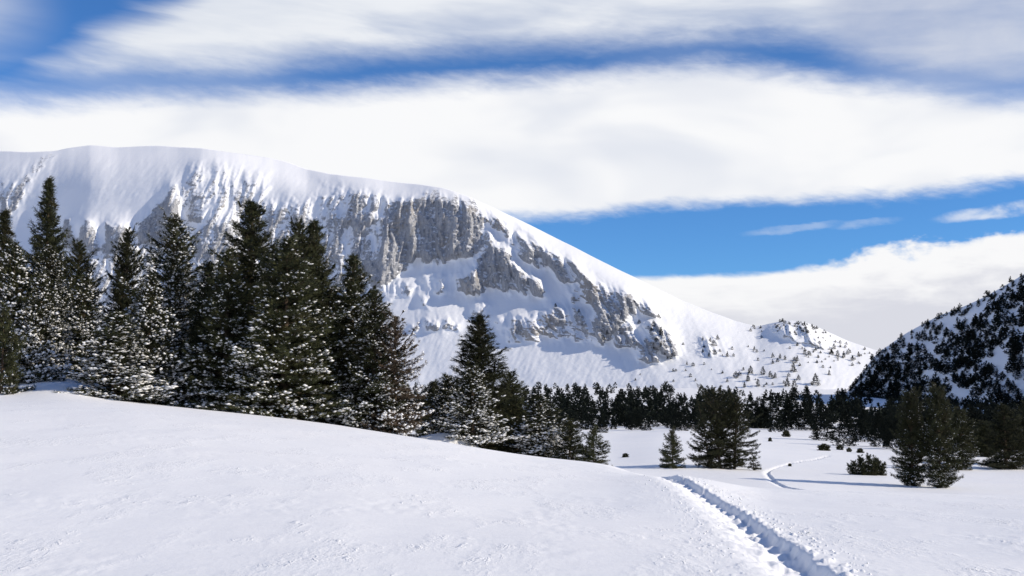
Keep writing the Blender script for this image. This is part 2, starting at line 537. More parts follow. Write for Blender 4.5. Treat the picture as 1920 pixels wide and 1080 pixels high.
def ground_z(x, y):
    z = ground_base(x, y)
    rho = np.hypot(x, y)
    near = sstep(rho, 3, 12) * (1 - sstep(rho, 34, 60))
    z = z + 0.035 * near * fbm(x / 3.2 + 4.1, y / 5.0, 3, 5)
    z = z + sstep(rho, 85, 140) * (1 - sstep(rho, 900, 1300)) * (0.30 * fbm(x / 26.0, y / 40.0, 3, 8) + np.minimum(rho / 300.0, 2.5) * 0.5 * fbm(x / 80.0, y / 90.0, 3, 9))
    for (bx, by, h, sx, sy, a) in DRIFTS:
        dx, dy = x - bx, y - by
        p = dx * math.cos(a) + dy * math.sin(a); q = -dx * math.sin(a) + dy * math.cos(a)
        z = z + h * np.exp(-(p / sx) ** 2 - (q / sy) ** 2)
    return z


DRIFTS = []
for px, y, h, sx, sy, a in ((842, 58.5, 0.75, 1.5, 1.0, -0.2), (60, 66, 0.25, 2.5, 3.0, 0.3)):
    u, e = ue(px, 820)
    DRIFTS.append((u * y, y, h, sx, sy, a))


def on_ground(px, v, ymin=6.0, ymax=400.0):
    """where the ray of a pixel meets the bare ground, beyond ymin"""
    u, e = ue(px, v)
    ys = np.exp(np.linspace(math.log(ymin), math.log(ymax), 4000))
    zz = ground_base(u * ys, ys)
    hit = np.nonzero(CAM_H + e * ys <= zz)[0]
    y = ys[hit[0]] if len(hit) else ymax
    return float(u * y), float(y)


# trodden track: foreground stretch, hidden dip, far stretch
path = [on_ground(px, v) for px, v in ((1625, 1150), (1566, 1110), (1514, 1076), (1470, 1040), (1426, 1006), (1386, 975), (1343, 944), (1309, 922), (1283, 906), (1263, 896))]
ext = np.array(path[-1]) - np.array(path[-2]); ext /= np.linalg.norm(ext)
path += [tuple(np.array(path[-1]) + ext * q) for q in (2.5, 6.0)]
far = [on_ground(px, v, 62.0) for px, v in ((1500, 918), (1478, 914.5), (1462, 909), (1449, 902), (1443, 894), (1438, 889), (1442, 882), (1462, 875), (1492, 868.5), (1525, 861), (1560, 853))]
path = path + [(12.5, 52.0), (16.2, 62.0)] + far
P = np.array(path)
# resample with rounded corners
seg = np.concatenate([[0], np.cumsum(np.hypot(*np.diff(P, axis=0).T))])
sq = np.arange(0, seg[-1], 0.12)
PX = pchip(seg, P[:, 0], sq); PY = pchip(seg, P[:, 1], sq)
PXs, PYs = blur(PX, 4, 0), blur(PY, 4, 0)
TX = np.gradient(PXs); TY = np.gradient(PYs); tl = np.hypot(TX, TY); TX /= tl; TY /= tl


def track(x, y):
    """height change of the trodden track at points x, y"""
    dz = np.zeros_like(x)
    box = (x > PXs.min() - 2) & (x < PXs.max() + 2) & (y > PYs.min() - 2) & (y < PYs.max() + 2)
    idx = np.nonzero(box)[0]
    cell = {}
    # coarse test against a thinned path first
    tx, ty = PXs[::8], PYs[::8]
    keep = []
    for s in range(0, len(idx), 20000):
        ii = idx[s:s + 20000]
        d2 = ((x[ii, None] - tx[None]) ** 2 + (y[ii, None] - ty[None]) ** 2).min(1)
        keep.append(ii[d2 < 2.6])
    idx = np.concatenate(keep)
    for s in range(0, len(idx), 4000):
        ii = idx[s:s + 4000]
        d2 = (x[ii, None] - PXs[None]) ** 2 + (y[ii, None] - PYs[None]) ** 2
        k = d2.argmin(1)
        d = (x[ii] - PXs[k]) * TY[k] - (y[ii] - PYs[k]) * TX[k]          # + is the sunny right-hand side
        sl = sq[k] + (x[ii] - PXs[k]) * TX[k] + (y[ii] - PYs[k]) * TY[k]
        xi, yi = x[ii], y[ii]
        fary = sstep(yi, 50, 70)
        wide = 1.0 + 0.15 * fary
        dn = d / wide + 0.035 * fbm(sl / 0.5, sl * 0 + 3.3, 3, 11) + 0.022 * fbm(xi / 0.12, yi / 0.16, 2, 12)
        wl = 0.47 + 0.17 * fbm(sl / 0.33, 0 * sl, 3, 13)
        wr = 0.24 + 0.10 * fbm(sl / 0.33, 0 * sl + 9, 3, 14)
        left_ = 1 - sstep(-dn, -0.06, wl) ** 0.8
        right_ = 1 - sstep(dn, wr - 0.10, wr)
        cut = np.minimum(left_, right_)
        depth = 0.10 + 0.035 * fbm(sl / 0.6, 0 * sl + 5, 2, 15)
        z = -depth * cut
        ph = sl / 0.36
        step = np.abs((ph % 1.0) - 0.5) * 2
        side = np.where(np.floor(ph) % 2 == 0, -0.08, 0.11)
        foot = np.exp(-((dn - side) / 0.09) ** 2) * (1 - sstep(step, 0.30, 0.85))
        z -= 0.075 * foot * cut ** 0.5
        z += 0.075 * np.sqrt(np.clip(cut, 0, 1)) * fbm(xi / 0.20, yi / 0.30, 3, 16)
        rim = np.exp(-((dn - wr - 0.06) / 0.07) ** 2) + 0.3 * np.exp(-((dn + wl + 0.05) / 0.08) ** 2)
        z += 0.032 * rim * np.clip(0.25 + 1.8 * fbm(xi / 0.15, yi / 0.22, 3, 18), 0, 1.2)
        spray = np.exp(-((dn - 0.45) / 0.30) ** 2) + 0.5 * np.exp(-((dn + 0.65) / 0.28) ** 2)
        z += 0.028 * spray * np.clip(3.0 * (fbm(xi / 0.10, yi / 0.18, 3, 19) - 0.28), 0, 1.0)
        fade = sstep(sl, 0, 0.5) * (1 - sstep(sl, sq[-1] - 6.0, sq[-1] - 0.3))
        gap = 1 - sstep(yi, 30, 36) * (1 - sstep(yi, 55, 70))
        dz[ii] = z * fade * gap * (1.0 + 0.35 * fary)
    return dz


def px_theta(px): return math.atan((px - 960.0) / F / CP)


cols = [px_theta(p) for p in np.concatenate([np.arange(-90, 1225, 4.4), np.arange(1225, 1615, 1.3), np.arange(1615, 2010, 4.4)])]
thA, thB = cols[0], cols[-1]
cols = list(np.linspace(-math.pi, thA - 0.03, 70)) + cols + list(np.linspace(thB + 0.03, math.pi - 0.08, 70))
rows = [0.3, 1.0, 2.0, 3.5, 5.0, 6.3, 7.3, 8.0, 8.5]
r = 8.8
while r < 9000:
    rows.append(r)
    if r < 30: r += max(0.02, min(0.25, 1.55 * r * r / (CAM_H * F)))
    elif r < 58: r += 0.5
    elif r < 85: r *= 1.012
    elif r < 135: r *= 1.005
    elif r < 420: r *= 1.014
    elif r < 1500: r *= 1.03
    else: r *= 1.12
rows = np.array(rows); cols = np.array(cols)
RR, TT = np.meshgrid(rows, cols, indexing='ij')
GX = (RR * np.sin(TT)).ravel(); GY = (RR * np.cos(TT)).ravel()
GZ = ground_z(GX, GY) + track(GX, GY)
# small relief of the wind crust in the near snow
nr = (GY > 5) & (np.hypot(GX, GY) < 60)
cx_, cy_ = GX[nr], GY[nr]
pat = sstep(fbm(cx_ / 1.6, cy_ / 3.2, 3, 41), 0.0, 0.45)
GZ[nr] += 0.014 * pat * fbm(cx_ / 0.22, cy_ / 0.35, 3, 42) + 0.008 * fbm(cx_ / 1.1, cy_ / 0.5, 3, 43)
gm = mesh_np("snow_ground", np.stack([GX, GY, GZ], 1), grid_faces(len(rows), len(cols), True)[:, ::-1])
ground = link("snow_ground", gm, M_SNOW, kind="structure", label="smooth wind-crusted snow field with a trodden track running through it")

# clods thrown out beside the track
rng = np.random.default_rng(3)
ico_v = np.array([(0, 0, 1), (.9, 0, .35), (.28, .85, .4), (-.72, .53, .35), (-.72, -.53, .4), (.28, -.85, .35), (0, 0, -.5)])
ico_f = np.array([(0, 1, 2), (0, 2, 3), (0, 3, 4), (0, 4, 5), (0, 5, 1), (6, 2, 1), (6, 3, 2), (6, 4, 3), (6, 5, 4), (6, 1, 5)])
cv, cf = [], []
near_s = np.nonzero(PYs < 27)[0]
for i in range(300):
    k = rng.choice(near_s)
    side = 0.36 + abs(rng.normal(0, 0.22)) if rng.random() < 0.72 else -(0.48 + abs(rng.normal(0, 0.2)))
    x = PXs[k] + side * TY[k]; y = PYs[k] - side * TX[k]
    z = float(ground_z(np.array([x]), np.array([y]))[0])
    s = 0.006 + 0.022 * rng.random() ** 3
    vv = ico_v * rng.uniform(0.65, 1.25, (7, 1)) * s * np.array([1.3, 1.1, 0.8])
    a = rng.uniform(0, 6.28)
    vv = vv @ np.array([[math.cos(a), math.sin(a), 0], [-math.sin(a), math.cos(a), 0], [0, 0, 1]])
    cf.append(ico_f + 7 * len(cv)); cv.append(vv + (x, y, z + 0.004))
link("snow_clods", mesh_np("snow_clods", np.concatenate(cv), np.concatenate(cf)), M_SNOW, kind="stuff", label="small broken snow clods strewn beside the trodden track", category="snow clods")

# ------------------------------------------------------------------ mountain
def in_poly(px, v, poly):
    inside = np.zeros(px.shape, bool)
    n = len(poly)
    for i in range(n):
        x1, y1 = poly[i]; x2, y2 = poly[(i + 1) % n]
        cnd = (y1 > v) != (y2 > v)
        xi = (x2 - x1) * (v - y1) / ((y2 - y1) or 1e-9) + x1
        inside ^= cnd & (px < xi)
    return inside


def slope_grid(pcols, toe_v, toe_d, sky_v, nrow, slope, back):
    """sheet that climbs from its toe to its skyline, steep where slope() says so, then falls away behind"""
    t = np.linspace(0, 1, nrow)[:, None]
    PXg = np.repeat(pcols[None, :], nrow, 0)
    VG = toe_v[None] + (sky_v - toe_v)[None] * t
    s = slope(PXg, VG)
    UG, EG = ue(PXg, VG)
    D = np.empty_like(VG); D[0] = toe_d
    for i in range(1, nrow):
        de = EG[i] - EG[i - 1]
        D[i] = blur(D[i - 1] * (1 + de / np.maximum(s[i] - EG[i], 0.12)), 4, 0)
    return PXg, VG, UG, EG, D


ROCKS = [  # polygons in frame pixels, strength
    ([(112, 281), (95, 286), (70, 296), (50, 313), (42, 332), (30, 352), (18, 378), (2, 398), (22, 400), (36, 376), (46, 352), (56, 327), (76, 311), (110, 290)], .95),
    ([(0, 340), (28, 335), (30, 385), (0, 400)], .45),
    ([(326, 341), (334, 345), (337, 380), (338, 410), (336, 450), (300, 462), (262, 450), (250, 438), (266, 412), (288, 388), (306, 372), (315, 352)], 1.1),
    ([(160, 408), (168, 412), (184, 440), (184, 470), (146, 462), (148, 430)], .95),
    ([(118, 402), (132, 408), (146, 440), (142, 470), (116, 450)], .8),
    ([(204, 417), (214, 424), (226, 415), (238, 420), (240, 440), (236, 468), (200, 470), (196, 440)], .95),
    ([(140, 455), (250, 450), (300, 470), (280, 560), (140, 560)], .45),
    ([(348, 305), (380, 296), (440, 300), (490, 325), (508, 345), (497, 362), (470, 372), (455, 400), (420, 420), (380, 415), (345, 400), (340, 350)], .42),
    ([(405, 412), (440, 420), (450, 440), (430, 468), (400, 478), (372, 484), (352, 468), (356, 440), (380, 420)], .80),
    ([(330, 480), (470, 470), (520, 540), (330, 560)], .45),
    ([(470, 372), (560, 372), (600, 360), (650, 348), (690, 350), (728, 360), (732, 400), (735, 440), (740, 480), (735, 520), (700, 527), (680, 512), (640, 530), (560, 520), (480, 470)], .56),
    ([(505, 385), (560, 385), (600, 420), (590, 470), (540, 460), (500, 430)], .70),
    ([(640, 352), (700, 356), (722, 400), (700, 440), (680, 520), (655, 500), (650, 420)], .70),
    ([(728, 372), (770, 362), (809, 350), (840, 356), (890, 377), (911, 402), (916, 440), (887, 466), (855, 470), (828, 478), (801, 476), (778, 474), (762, 492), (743, 508), (715, 528), (690, 523), (706, 475), (715, 417)], 1.15),
    ([(786, 344), (832, 350), (884, 369), (905, 380), (900, 388), (850, 364), (800, 356)], .62), ([(930, 391), (985, 416), (1010, 432), (985, 424), (940, 402)], .30), ([(560, 322), (640, 332), (720, 342), (700, 348), (620, 340)], .26),
    ([(890, 375), (930, 398), (957, 425), (950, 434), (925, 420), (903, 402)], .68),
    ([(914, 442), (933, 452), (953, 464), (966, 491), (990, 507), (1005, 522), (988, 536), (953, 538), (910, 532), (886, 500), (896, 472)], 1.0),
    ([(883, 497), (898, 515), (912, 540), (868, 543), (862, 520)], 1.1),
    ([(1003, 514), (1020, 535), (1007, 549), (992, 539)], 1.1),
    ([(962, 423), (980, 432), (1030, 460), (1036, 491), (1011, 492), (980, 476), (958, 448)], .66),
    ([(1030, 463), (1068, 479), (1083, 495), (1096, 522), (1069, 524), (1042, 508)], .80),
    ([(1090, 516), (1124, 526), (1139, 538), (1182, 553), (1196, 569), (1188, 585), (1171, 589), (1169, 604), (1145, 622), (1132, 640), (1106, 620), (1118, 584), (1100, 553), (1073, 555), (1072, 545)], .92),
    ([(960, 600), (976, 598), (980, 625), (962, 622)], .75), ([(996, 588), (1016, 590), (1020, 612), (996, 612)], .65),
    ([(1028, 575), (1052, 572), (1062, 605), (1025, 605)], .80), ([(1076, 570), (1094, 570), (1096, 606), (1078, 604)], .75),
    ([(1076, 606), (1100, 612), (1104, 634), (1076, 630)], .72), ([(1030, 612), (1062, 612), (1062, 626), (1030, 626)], .6),
    ([(830, 592), (858, 590), (862, 606), (832, 608)], .66), ([(796, 592), (822, 592), (824, 608), (796, 608)], .55),
    ([(786, 550), (802, 552), (804, 572), (786, 570)], .5), ([(768, 602), (786, 602), (786, 612), (768, 612)], .6),
    ([(886, 560), (912, 560), (912, 576), (886, 576)], .45), ([(760, 522), (774, 522), (774, 538), (760, 538)], .6),
    ([(790, 510), (862, 505), (870, 542), (800, 545)], .38), ([(715, 528), (760, 515), (790, 530), (720, 560)], .36),
    ([(925, 595), (1000, 580), (1060, 560), (1075, 600), (980, 640), (930, 620)], .30),
    ([(1150, 606), (1192, 604), (1194, 640), (1160, 650)], .66), ([(1196, 636), (1228, 636), (1234, 676), (1200, 674)], .66),
    ([(1215, 600), (1240, 606), (1270, 640), (1268, 664), (1240, 662), (1218, 630)], .72), ([(1204, 562), (1222, 566), (1234, 588), (1212, 588)], .66),
    ([(1310, 630), (1345, 630), (1345, 668), (1310, 665)], .30),
    ([(1440, 606), (1480, 600), (1515, 606), (1545, 632), (1540, 648), (1500, 640), (1450, 622)], .30),
]
SKY = [(-420, 330), (-200, 300), (0, 283), (60, 285), (105, 283), (130, 277), (170, 272), (220, 276), (300, 273), (380, 278), (440, 287), (500, 295), (540, 304), (575, 317), (620, 326), (680, 333), (730, 340), (790, 346), (830, 352), (880, 369), (930, 392), (980, 415), (1030, 440), (1080, 465), (1130, 491), (1180, 515), (1230, 540), (1280, 564), (1330, 584), (1380, 602), (1420, 612), (1450, 605), (1480, 600), (1510, 604), (1550, 621), (1590, 639), (1640, 656), (1720, 672), (1900, 690)]
pc = np.concatenate([np.arange(-420, -30, 8.0), np.arange(-30, 1660, 2.3), np.arange(1660, 1900, 6.0)])
skv = np.interp(pc, [q[0] for q in SKY], [q[1] for q in SKY])
skv = blur(skv, 4, 0) + 1.1 * fbm(pc / 60.0, pc * 0, 4, 77)
toe_v = np.full_like(pc, 742.0)
toe_d = blur(np.interp(pc, [-420, 0, 600, 1150, 1300, 1500, 1900], [1640, 1410, 1215, 1075, 1035, 1000, 1050]), 20, 0)
ROCK_MAP = {}


def rock_mask(PXg, VG):
    # ragged edges: look the outlines up at jittered places
    ln = PXg - 0.42 * (VG - 420) * np.clip((PXg - 800) / 330.0, -0.75, 1.0)
    jx = PXg + 9.0 * fbm(PXg / 16.0, VG / 24.0, 3, 61)
    jv = VG + 8.0 * fbm(PXg / 14.0 + 9, VG / 18.0, 3, 62) - 17.0 * ridged(ln / 21.0, VG / 240.0, 3, 63) * np.interp(PXg, [300, 480, 1060, 1150], [0.35, 1, 1, 0.4])
    r_ = np.zeros_like(PXg)
    for poly, s in ROCKS: r_ = np.maximum(r_, s * in_poly(jx, jv, poly))
    return r_


def m_slope(PXg, VG):
    r_ = rock_mask(PXg, VG)
    ROCK_MAP['r'] = r_
    rb = blur(blur(r_, 5, 0), 5, 1)
    snow_s = 0.60 + 0.10 * sstep(-VG, -600, -480)
    snow_s = snow_s + 0.18 * (1 - sstep(PXg, 350, 520)) * sstep(-VG, -480, -380)
    snow_s = np.where(PXg > 1150, np.interp(PXg, [1150, 1450, 1900], [0.60, 0.42, 0.40]), snow_s)
    top_ = sstep(np.linspace(0, 1, PXg.shape[0])[:, None] + 0 * PXg, 0.80, 0.97)          # the crest rounds over
    snow_s = snow_s * (1 - top_) + np.maximum(0.36, 0.17 + (720 - VG) / F) * top_
    s = snow_s + 0.75 * np.clip(rb, 0, 1)
    return blur(blur(s, 3, 0), 4, 1)


NR = 300
PXg, VG, UG, EG, D = slope_grid(pc, toe_v, toe_d, skv, NR, m_slope, None)
D = blur(D, 6, 1)
tl_ = np.linspace(0, 1, NR)[:, None] + 0 * D
kb = np.maximum((1 - sstep(PXg, 300, 400)) * sstep(-VG, -425, -375), 0.8 * sstep(tl_, 0.80, 0.90))   # smooth bowl and crest
D = D * (1 - kb) + blur(blur(D, 30, 1), 30, 1) * kb
rk = ROCK_MAP['r']
face = np.clip(blur(blur(np.clip(rk, 0, 1), 26, 0), 16, 1) * 2.6, 0, 1)
lean = PXg - 0.42 * (VG - 420) * np.clip((PXg - 800) / 330.0, -0.75, 1.0)
wx = 0.35 * fbm(PXg / 38, VG / 44, 3, 3)
rib = ridged(lean / 25.0 + wx, VG / 120.0, 3, 22)                           # about -1..1, crests of the rock ribs
rib2 = ridged(lean / 10.5 + 1.3 * wx, VG / 46.0, 3, 23)
rk = np.clip(rk * (0.86 + 0.30 * rib + 0.16 * rib2) + face * np.clip(0.75 * (rib - 0.30) + 0.5 * (rib2 - 0.35), -0.25, 0.42), 0, 1.2)
rs = blur(blur(rk, 1, 0), 1, 1)
rw = blur(blur(np.clip(rk, 0, 1), 8, 0), 8, 1)
tt = np.linspace(0, 1, NR)[:, None]
hold = 1 - sstep(np.repeat(tt, len(pc), 1), 0.93, 1.0)                     # keep the skyline where it is
rel = 10.0 * rw * ridged(lean / 66.0, VG / 260.0, 2, 21)
rel += (9.0 * rw + 2.5 * face) * rib * np.interp(PXg, [440, 560, 700], [0.45, 0.65, 1.0])
rel += (3.8 * np.clip(rs, 0, 1) + 1.2 * face) * rib2
rel += 2.6 * np.clip(rs, 0, 1) * ridged(PXg / 9.0, VG / 8.0, 3, 27)
rel += 2.0 * np.clip(rs, 0, 1)
rel += (1 - rw) * (2.2 * fbm(lean / 60.0, VG / 130.0, 3, 24) + 0.5 * fbm(lean / 13.0, VG / 60.0, 3, 25) + 0.7 * fbm((PXg + 0.8 * VG) / 9.0, (VG - 0.5 * PXg) / 16.0, 3, 26))
upper = (1 - sstep(PXg, 520, 760)) * sstep(-VG, -440, -330)
rel += upper * (1 - rw) * 2.8 * ridged((PXg + 0.95 * VG) / 55.0, (VG - 0.8 * PXg) / 170.0, 4, 28)
knoll = np.exp(-((PXg - 1500) / 70.0) ** 2 - ((VG - 625) / 28.0) ** 2)
rel += knoll * 9.0
spire = sum(a * np.exp(-((PXg - x) / w_) ** 2 - ((VG - y) / h_) ** 2) for x, y, w_, h_, a in ((322, 400, 15, 50, 26), (163, 438, 14, 26, 18), (218, 440, 18, 26, 16), (884, 520, 14, 22, 14), (1005, 532, 10, 14, 12), (1165, 572, 26, 32, 7), (1125, 600, 14, 30, 4)))
rel += spire
apron = sstep(VG, 590, 640) * (1 - sstep(PXg, 1180, 1300))
rel += apron * (3.0 * fbm(PXg / 120.0, VG / 200.0, 2, 29) + 0.55 * fbm((PXg + 0.4 * VG) / 7.0, VG / 60.0, 3, 30))
D = D - rel * (0.25 + 0.75 * hold)
MX, MY, MZ = UG * D, D, CAM_H + EG * D
bx, by, bz, br = [MX], [MY], [MZ], [rs]
for dd, dz in ((25, -4), (80, -20), (220, -80), (500, -220), (1000, -420)):     # the far side of the ridge
    k = (D[-1] + dd) / D[-1]
    bx.append((MX[-1] * k)[None]); by.append((MY[-1] * k)[None]); bz.append((MZ[-1] + dz)[None]); br.append(np.zeros((1, len(pc))))
MV = np.stack([np.concatenate(bx).ravel(), np.concatenate(by).ravel(), np.concatenate(bz).ravel()], 1)
mm = mesh_np("mountain", MV, grid_faces(NR + 5, len(pc)), True, {"rock": np.concatenate(br).ravel()})
link("mountain", mm, M_MOUNT, kind="structure", label="long snow-covered mountain with a grey limestone cliff face", category="mountain")


def surf(grid, px, v):
    """point of a sheet at a frame pixel"""
    pcs, tv, sv_, X, Y, Z = grid
    fj = np.interp(px, pcs, np.arange(len(pcs)))
    j = int(min(max(fj, 0), len(pcs) - 2))
    t = (v - tv[j]) / (sv_[j] - tv[j])
    i = int(min(max(t * (X.shape[0] - 1), 0), X.shape[0] - 1))
    return X[i, j], Y[i, j], Z[i, j]


G_MOUNT = (pc, toe_v, skv, MX, MY, MZ)

# ------------------------------------------------------------------ wooded hill on the right
hs = [(1500, 778), (1560, 766), (1600, 722), (1640, 666), (1700, 624), (1760, 592), (1800, 578), (1840, 560), (1880, 538), (1920, 514), (2000, 470), (2150, 420), (2500, 380)]
hp = np.arange(1500, 2500, 5.0)
hsk = blur(np.interp(hp, [q[0] for q in hs], [q[1] for q in hs]), 3, 0)
htv = np.maximum(hsk + 6, np.interp(hp, [1500, 1700, 1920, 2500], [776, 782, 790, 800]))
htd = np.interp(hp, [1500, 1600, 1750, 1920, 2200, 2500], [820, 760, 630, 510, 390, 330])
hg = slope_grid(hp, htv, htd, hsk, 90, lambda a, b: np.full_like(a, 0.60) + 0.10 * fbm(a / 60, b / 40, 2, 51), None)
HPX, HVG, HU, HE, HD = hg
HD = HD - (1 - sstep(np.linspace(0, 1, 90)[:, None] + 0 * HD, 0.85, 1)) * (7 * fbm(HPX / 70, HVG / 60, 3, 52) + 2.0 * fbm(HPX / 18, HVG / 18, 3, 53))
HX, HY, HZ = HU * HD, HD, CAM_H + HE * HD
bx, by, bz = [HX], [HY], [HZ]
for dd, dz in ((20, -2), (80, -14), (250, -60), (500, -150)):
    k = (HD[-1] + dd) / HD[-1]
    bx.append((HX[-1] * k)[None]); by.append((HY[-1] * k)[None]); bz.append((HZ[-1] + dz)[None])
hm = mesh_np("hill", np.stack([np.concatenate(bx).ravel(), np.concatenate(by).ravel(), np.concatenate(bz).ravel()], 1), grid_faces(94, len(hp)), True)
link("hill", hm, M_SNOW, kind="structure", label="steep snowy hill covered in dark conifers at the valley's right side", category="hill")
G_HILL = (hp, htv, hsk, HX, HY, HZ)

# ------------------------------------------------------------------ conifers
def norm(a): return a / np.maximum(np.linalg.norm(a, axis=-1, keepdims=True), 1e-9)


def leader(rng, H, R, base=(0, 0, 0), prof_p=0.6, round_top=0.0, dens=1.0, droop=0.2, ragged=0.25, tuft=0.20, low=0.0, lean=(0, 0), gap=0.20, up=0.45, belly=0.0):
    """tufts (pos, dir, size, outer) and limb segments of one conifer stem; branches spiral up it"""
    tp, td, ts, to, tb, limbs = [], [], [], [], [], []
    base = np.array(base, float)
    ax = lambda z: base + np.array([lean[0] * z, lean[1] * z, z])
    az = rng.uniform(0, 6.28)
    z = low * H + 0.04
    lobes = rng.uniform(0, 6.28, 4)
    while z < H - 0.10:
        q = 1 - z / H
        env = R * min(1.0, (q ** prof_p) * (1 + round_top * q * (1 - q) * 2))
        if q > 0.88: env *= 0.80 + 0.20 * (1 - q) / 0.12
        if belly and q > 0.5: env *= 1 - belly * ((q - 0.5) / 0.5) ** 2
        az += 2.39996 + rng.normal(0, 0.3)
        a = az
        clump = float(pn((a % 6.283) * 1.15 + lobes[3] * 7, z / 0.62, 7))
        lob = 1 + 0.75 * ragged * clump * 1.6 + 0.35 * ragged * (math.sin(2 * a + lobes[0] + 5 * q) + math.sin(3 * a + lobes[1] - 9 * q) + 0.8 * math.sin(13 * q + lobes[2] + a))
        if clump < -0.30 and rng.random() < 0.6 and q < 0.97: z += 0.01; continue
        L = max(0.05, env * lob * (1 + rng.normal(0, ragged * 0.35)))
        el = math.radians(-8 + 64 * (1 - q) ** 1.2 + rng.normal(0, 8) + 14 * max(0, q - 0.86) / 0.14)
        h = np.array([math.cos(a), math.sin(a), 0.0]); side = np.array([-math.sin(a), math.cos(a), 0.0])
        ns = max(2, int(L / gap))
        s = np.clip((np.arange(ns) + rng.uniform(0.3, 1.0, ns)) / ns, 0.05, 1)
        if L > 0.9: s = s[s > 0.28]
        rise = math.tan(el) * s * L - droop * (s ** 1.4) * L * 0.8 + (droop * 0.5 + 0.10) * L * s ** 4
        cen = ax(z)[None] + h[None] * (s * L)[:, None]
        cen[:, 2] += rise
        limbs.append((ax(z), cen[len(s) // 2], cen[-1], 0.010 + 0.012 * L))
        wd = L * 0.50 * np.sqrt(s) * (1.06 - s) + 0.08
        load = rng.random()
        for k in (-1, 0, 1):
            if k == 0:
                tp.append(cen + rng.normal(0, 0.03, cen.shape)); td.append(np.repeat((h * 0.9 + np.array([0, 0, up]))[None], len(s), 0)); to.append(s); ts.append(np.full(len(s), tuft)); tb.append(np.full(len(s), load)); continue
            m_ = max(1, int(math.ceil(wd.max() / (gap * 1.05))))
            for j in range(m_):
                f = (j + rng.uniform(0.35, 1.0, len(s))) / m_
                ok = (wd > j * gap * 0.8) & (rng.random(len(s)) < 0.92)
                if not ok.any(): continue
                p = cen + (side[None] * k + h[None] * 0.5) * (wd * f)[:, None]
                p[:, 2] += rng.normal(-0.02, 0.07, len(s)) - 0.10 * (wd * f)
                dd = side[None] * k * 0.65 + h[None] * 0.75 + np.array([0, 0, up])[None] + 0 * p
                tp.append(p[ok]); td.append(dd[ok]); to.append(np.maximum(s, f)[ok]); ts.append(np.full(ok.sum(), tuft)); tb.append(np.full(ok.sum(), load))
        # branches stand closer where the crown is narrow
        z += 0.030 / dens * (0.55 + 0.75 * min(1.0, R / 2.4)) * (0.80 + 0.15 * (1 - min(1, env / R)) ** 1.5) * rng.uniform(0.7, 1.3) * 2.4 / max(1.2, min(2.4, R))
    nt = 5
    top = np.array([ax(H - 0.09 * i) for i in range(nt)])
    tp.append(top); td.append(np.repeat([[0, 0, 1.0]], nt, 0)); to.append(np.ones(nt)); ts.append(np.full(nt, tuft * 0.8)); tb.append(np.full(nt, 1.0))
    tp = np.concatenate(tp); td = np.concatenate(td) + rng.normal(0, 0.25, (len(tp), 3))
    tp = tp[:]; tp[:, 2] = np.where(tp[:, 2] < 0.05, rng.uniform(0.0, 0.15, len(tp)), tp[:, 2])
    limbs.append((ax(-0.3), ax(H * 0.5), ax(H), 0.016 * H + 0.03))
    return tp, norm(td), np.concatenate(ts) * rng.uniform(0.75, 1.25, len(tp)), np.concatenate(to), np.concatenate(tb), limbs


def join(parts):
    return tuple(np.concatenate([p[i] for p in parts]) for i in range(5)) + (sum((p[5] for p in parts), []),)


def needles(rng, tp, td, ts, blades=13, width=0.021, zlift=0.15, tint=None):
    N = len(tp)
    d = np.repeat(td, blades, 0); p = np.repeat(tp, blades, 0); s = np.repeat(ts, blades)
    rnd = norm(rng.normal(0, 1, (N * blades, 3)))
    perp = norm(rnd - d * (rnd * d).sum(1, keepdims=True))
    al = np.radians(rng.uniform(18, 78, N * blades))[:, None]
    nd = norm(d * np.cos(al) + perp * np.sin(al) + np.array([0, 0, zlift]))
    b0 = p + d * (rng.uniform(-0.6, 0.5, N * blades) * s)[:, None]
    ln = (s * rng.uniform(0.65, 1.15, N * blades))[:, None]
    sd_ = norm(np.cross(nd, rng.normal(0, 1, (N * blades, 3))))
    wv = (width * rng.uniform(0.7, 1.3, N * blades))[:, None]
    v = np.stack([b0 - sd_ * wv * 0.5, b0 + sd_ * wv * 0.5, b0 + nd * ln], 1).reshape(-1, 3)
    f = np.arange(len(v)).reshape(-1, 3)
    tn = np.repeat(np.clip(rng.beta(1.6, 2.4, N) if tint is None else tint, 0, 1), blades * 3)
    return v, f, tn


CLN = 6
ringa = np.arange(CLN) * 2 * math.pi / CLN


def snow_caps(rng, tp, td, size):
    """little lumps of snow lying along the upper side of the twigs"""
    N = len(tp)
    d = td.copy(); d[:, 2] *= 0.5; d = norm(d)
    s = norm(np.cross(np.array([0, 0, 1.0]), d)); s[np.isnan(s)] = 0
    up = norm(np.cross(d, s))
    a = ringa[None] + rng.uniform(0, 1, (N, 1))
    rr = rng.uniform(0.55, 1.25, (N, CLN)) * size[:, None]
    cen = tp + up * (size * 0.35)[:, None] + d * (size * 0.5)[:, None]
    ring = cen[:, None] + d[:, None] * (np.cos(a) * rr * 1.5)[..., None] + s[:, None] * (np.sin(a) * rr * 0.85)[..., None] - up[:, None] * (0.12 * rr)[..., None]
    topv = cen + up * (size * rng.uniform(0.5, 1.0, N))[:, None] + d * (rng.normal(0, .3, N) * size)[:, None]
    bot = cen - up * (size * 0.7)[:, None]
    v = np.concatenate([ring, topv[:, None], bot[:, None]], 1)
    k = CLN + 2
    f = []
    for i in range(CLN):
        j = (i + 1) % CLN
        f += [(i, j, CLN), (j, i, CLN + 1)]
    f = (np.arange(N)[:, None, None] * k + np.array(f)[None]).reshape(-1, 3)
    return v.reshape(-1, 3), f


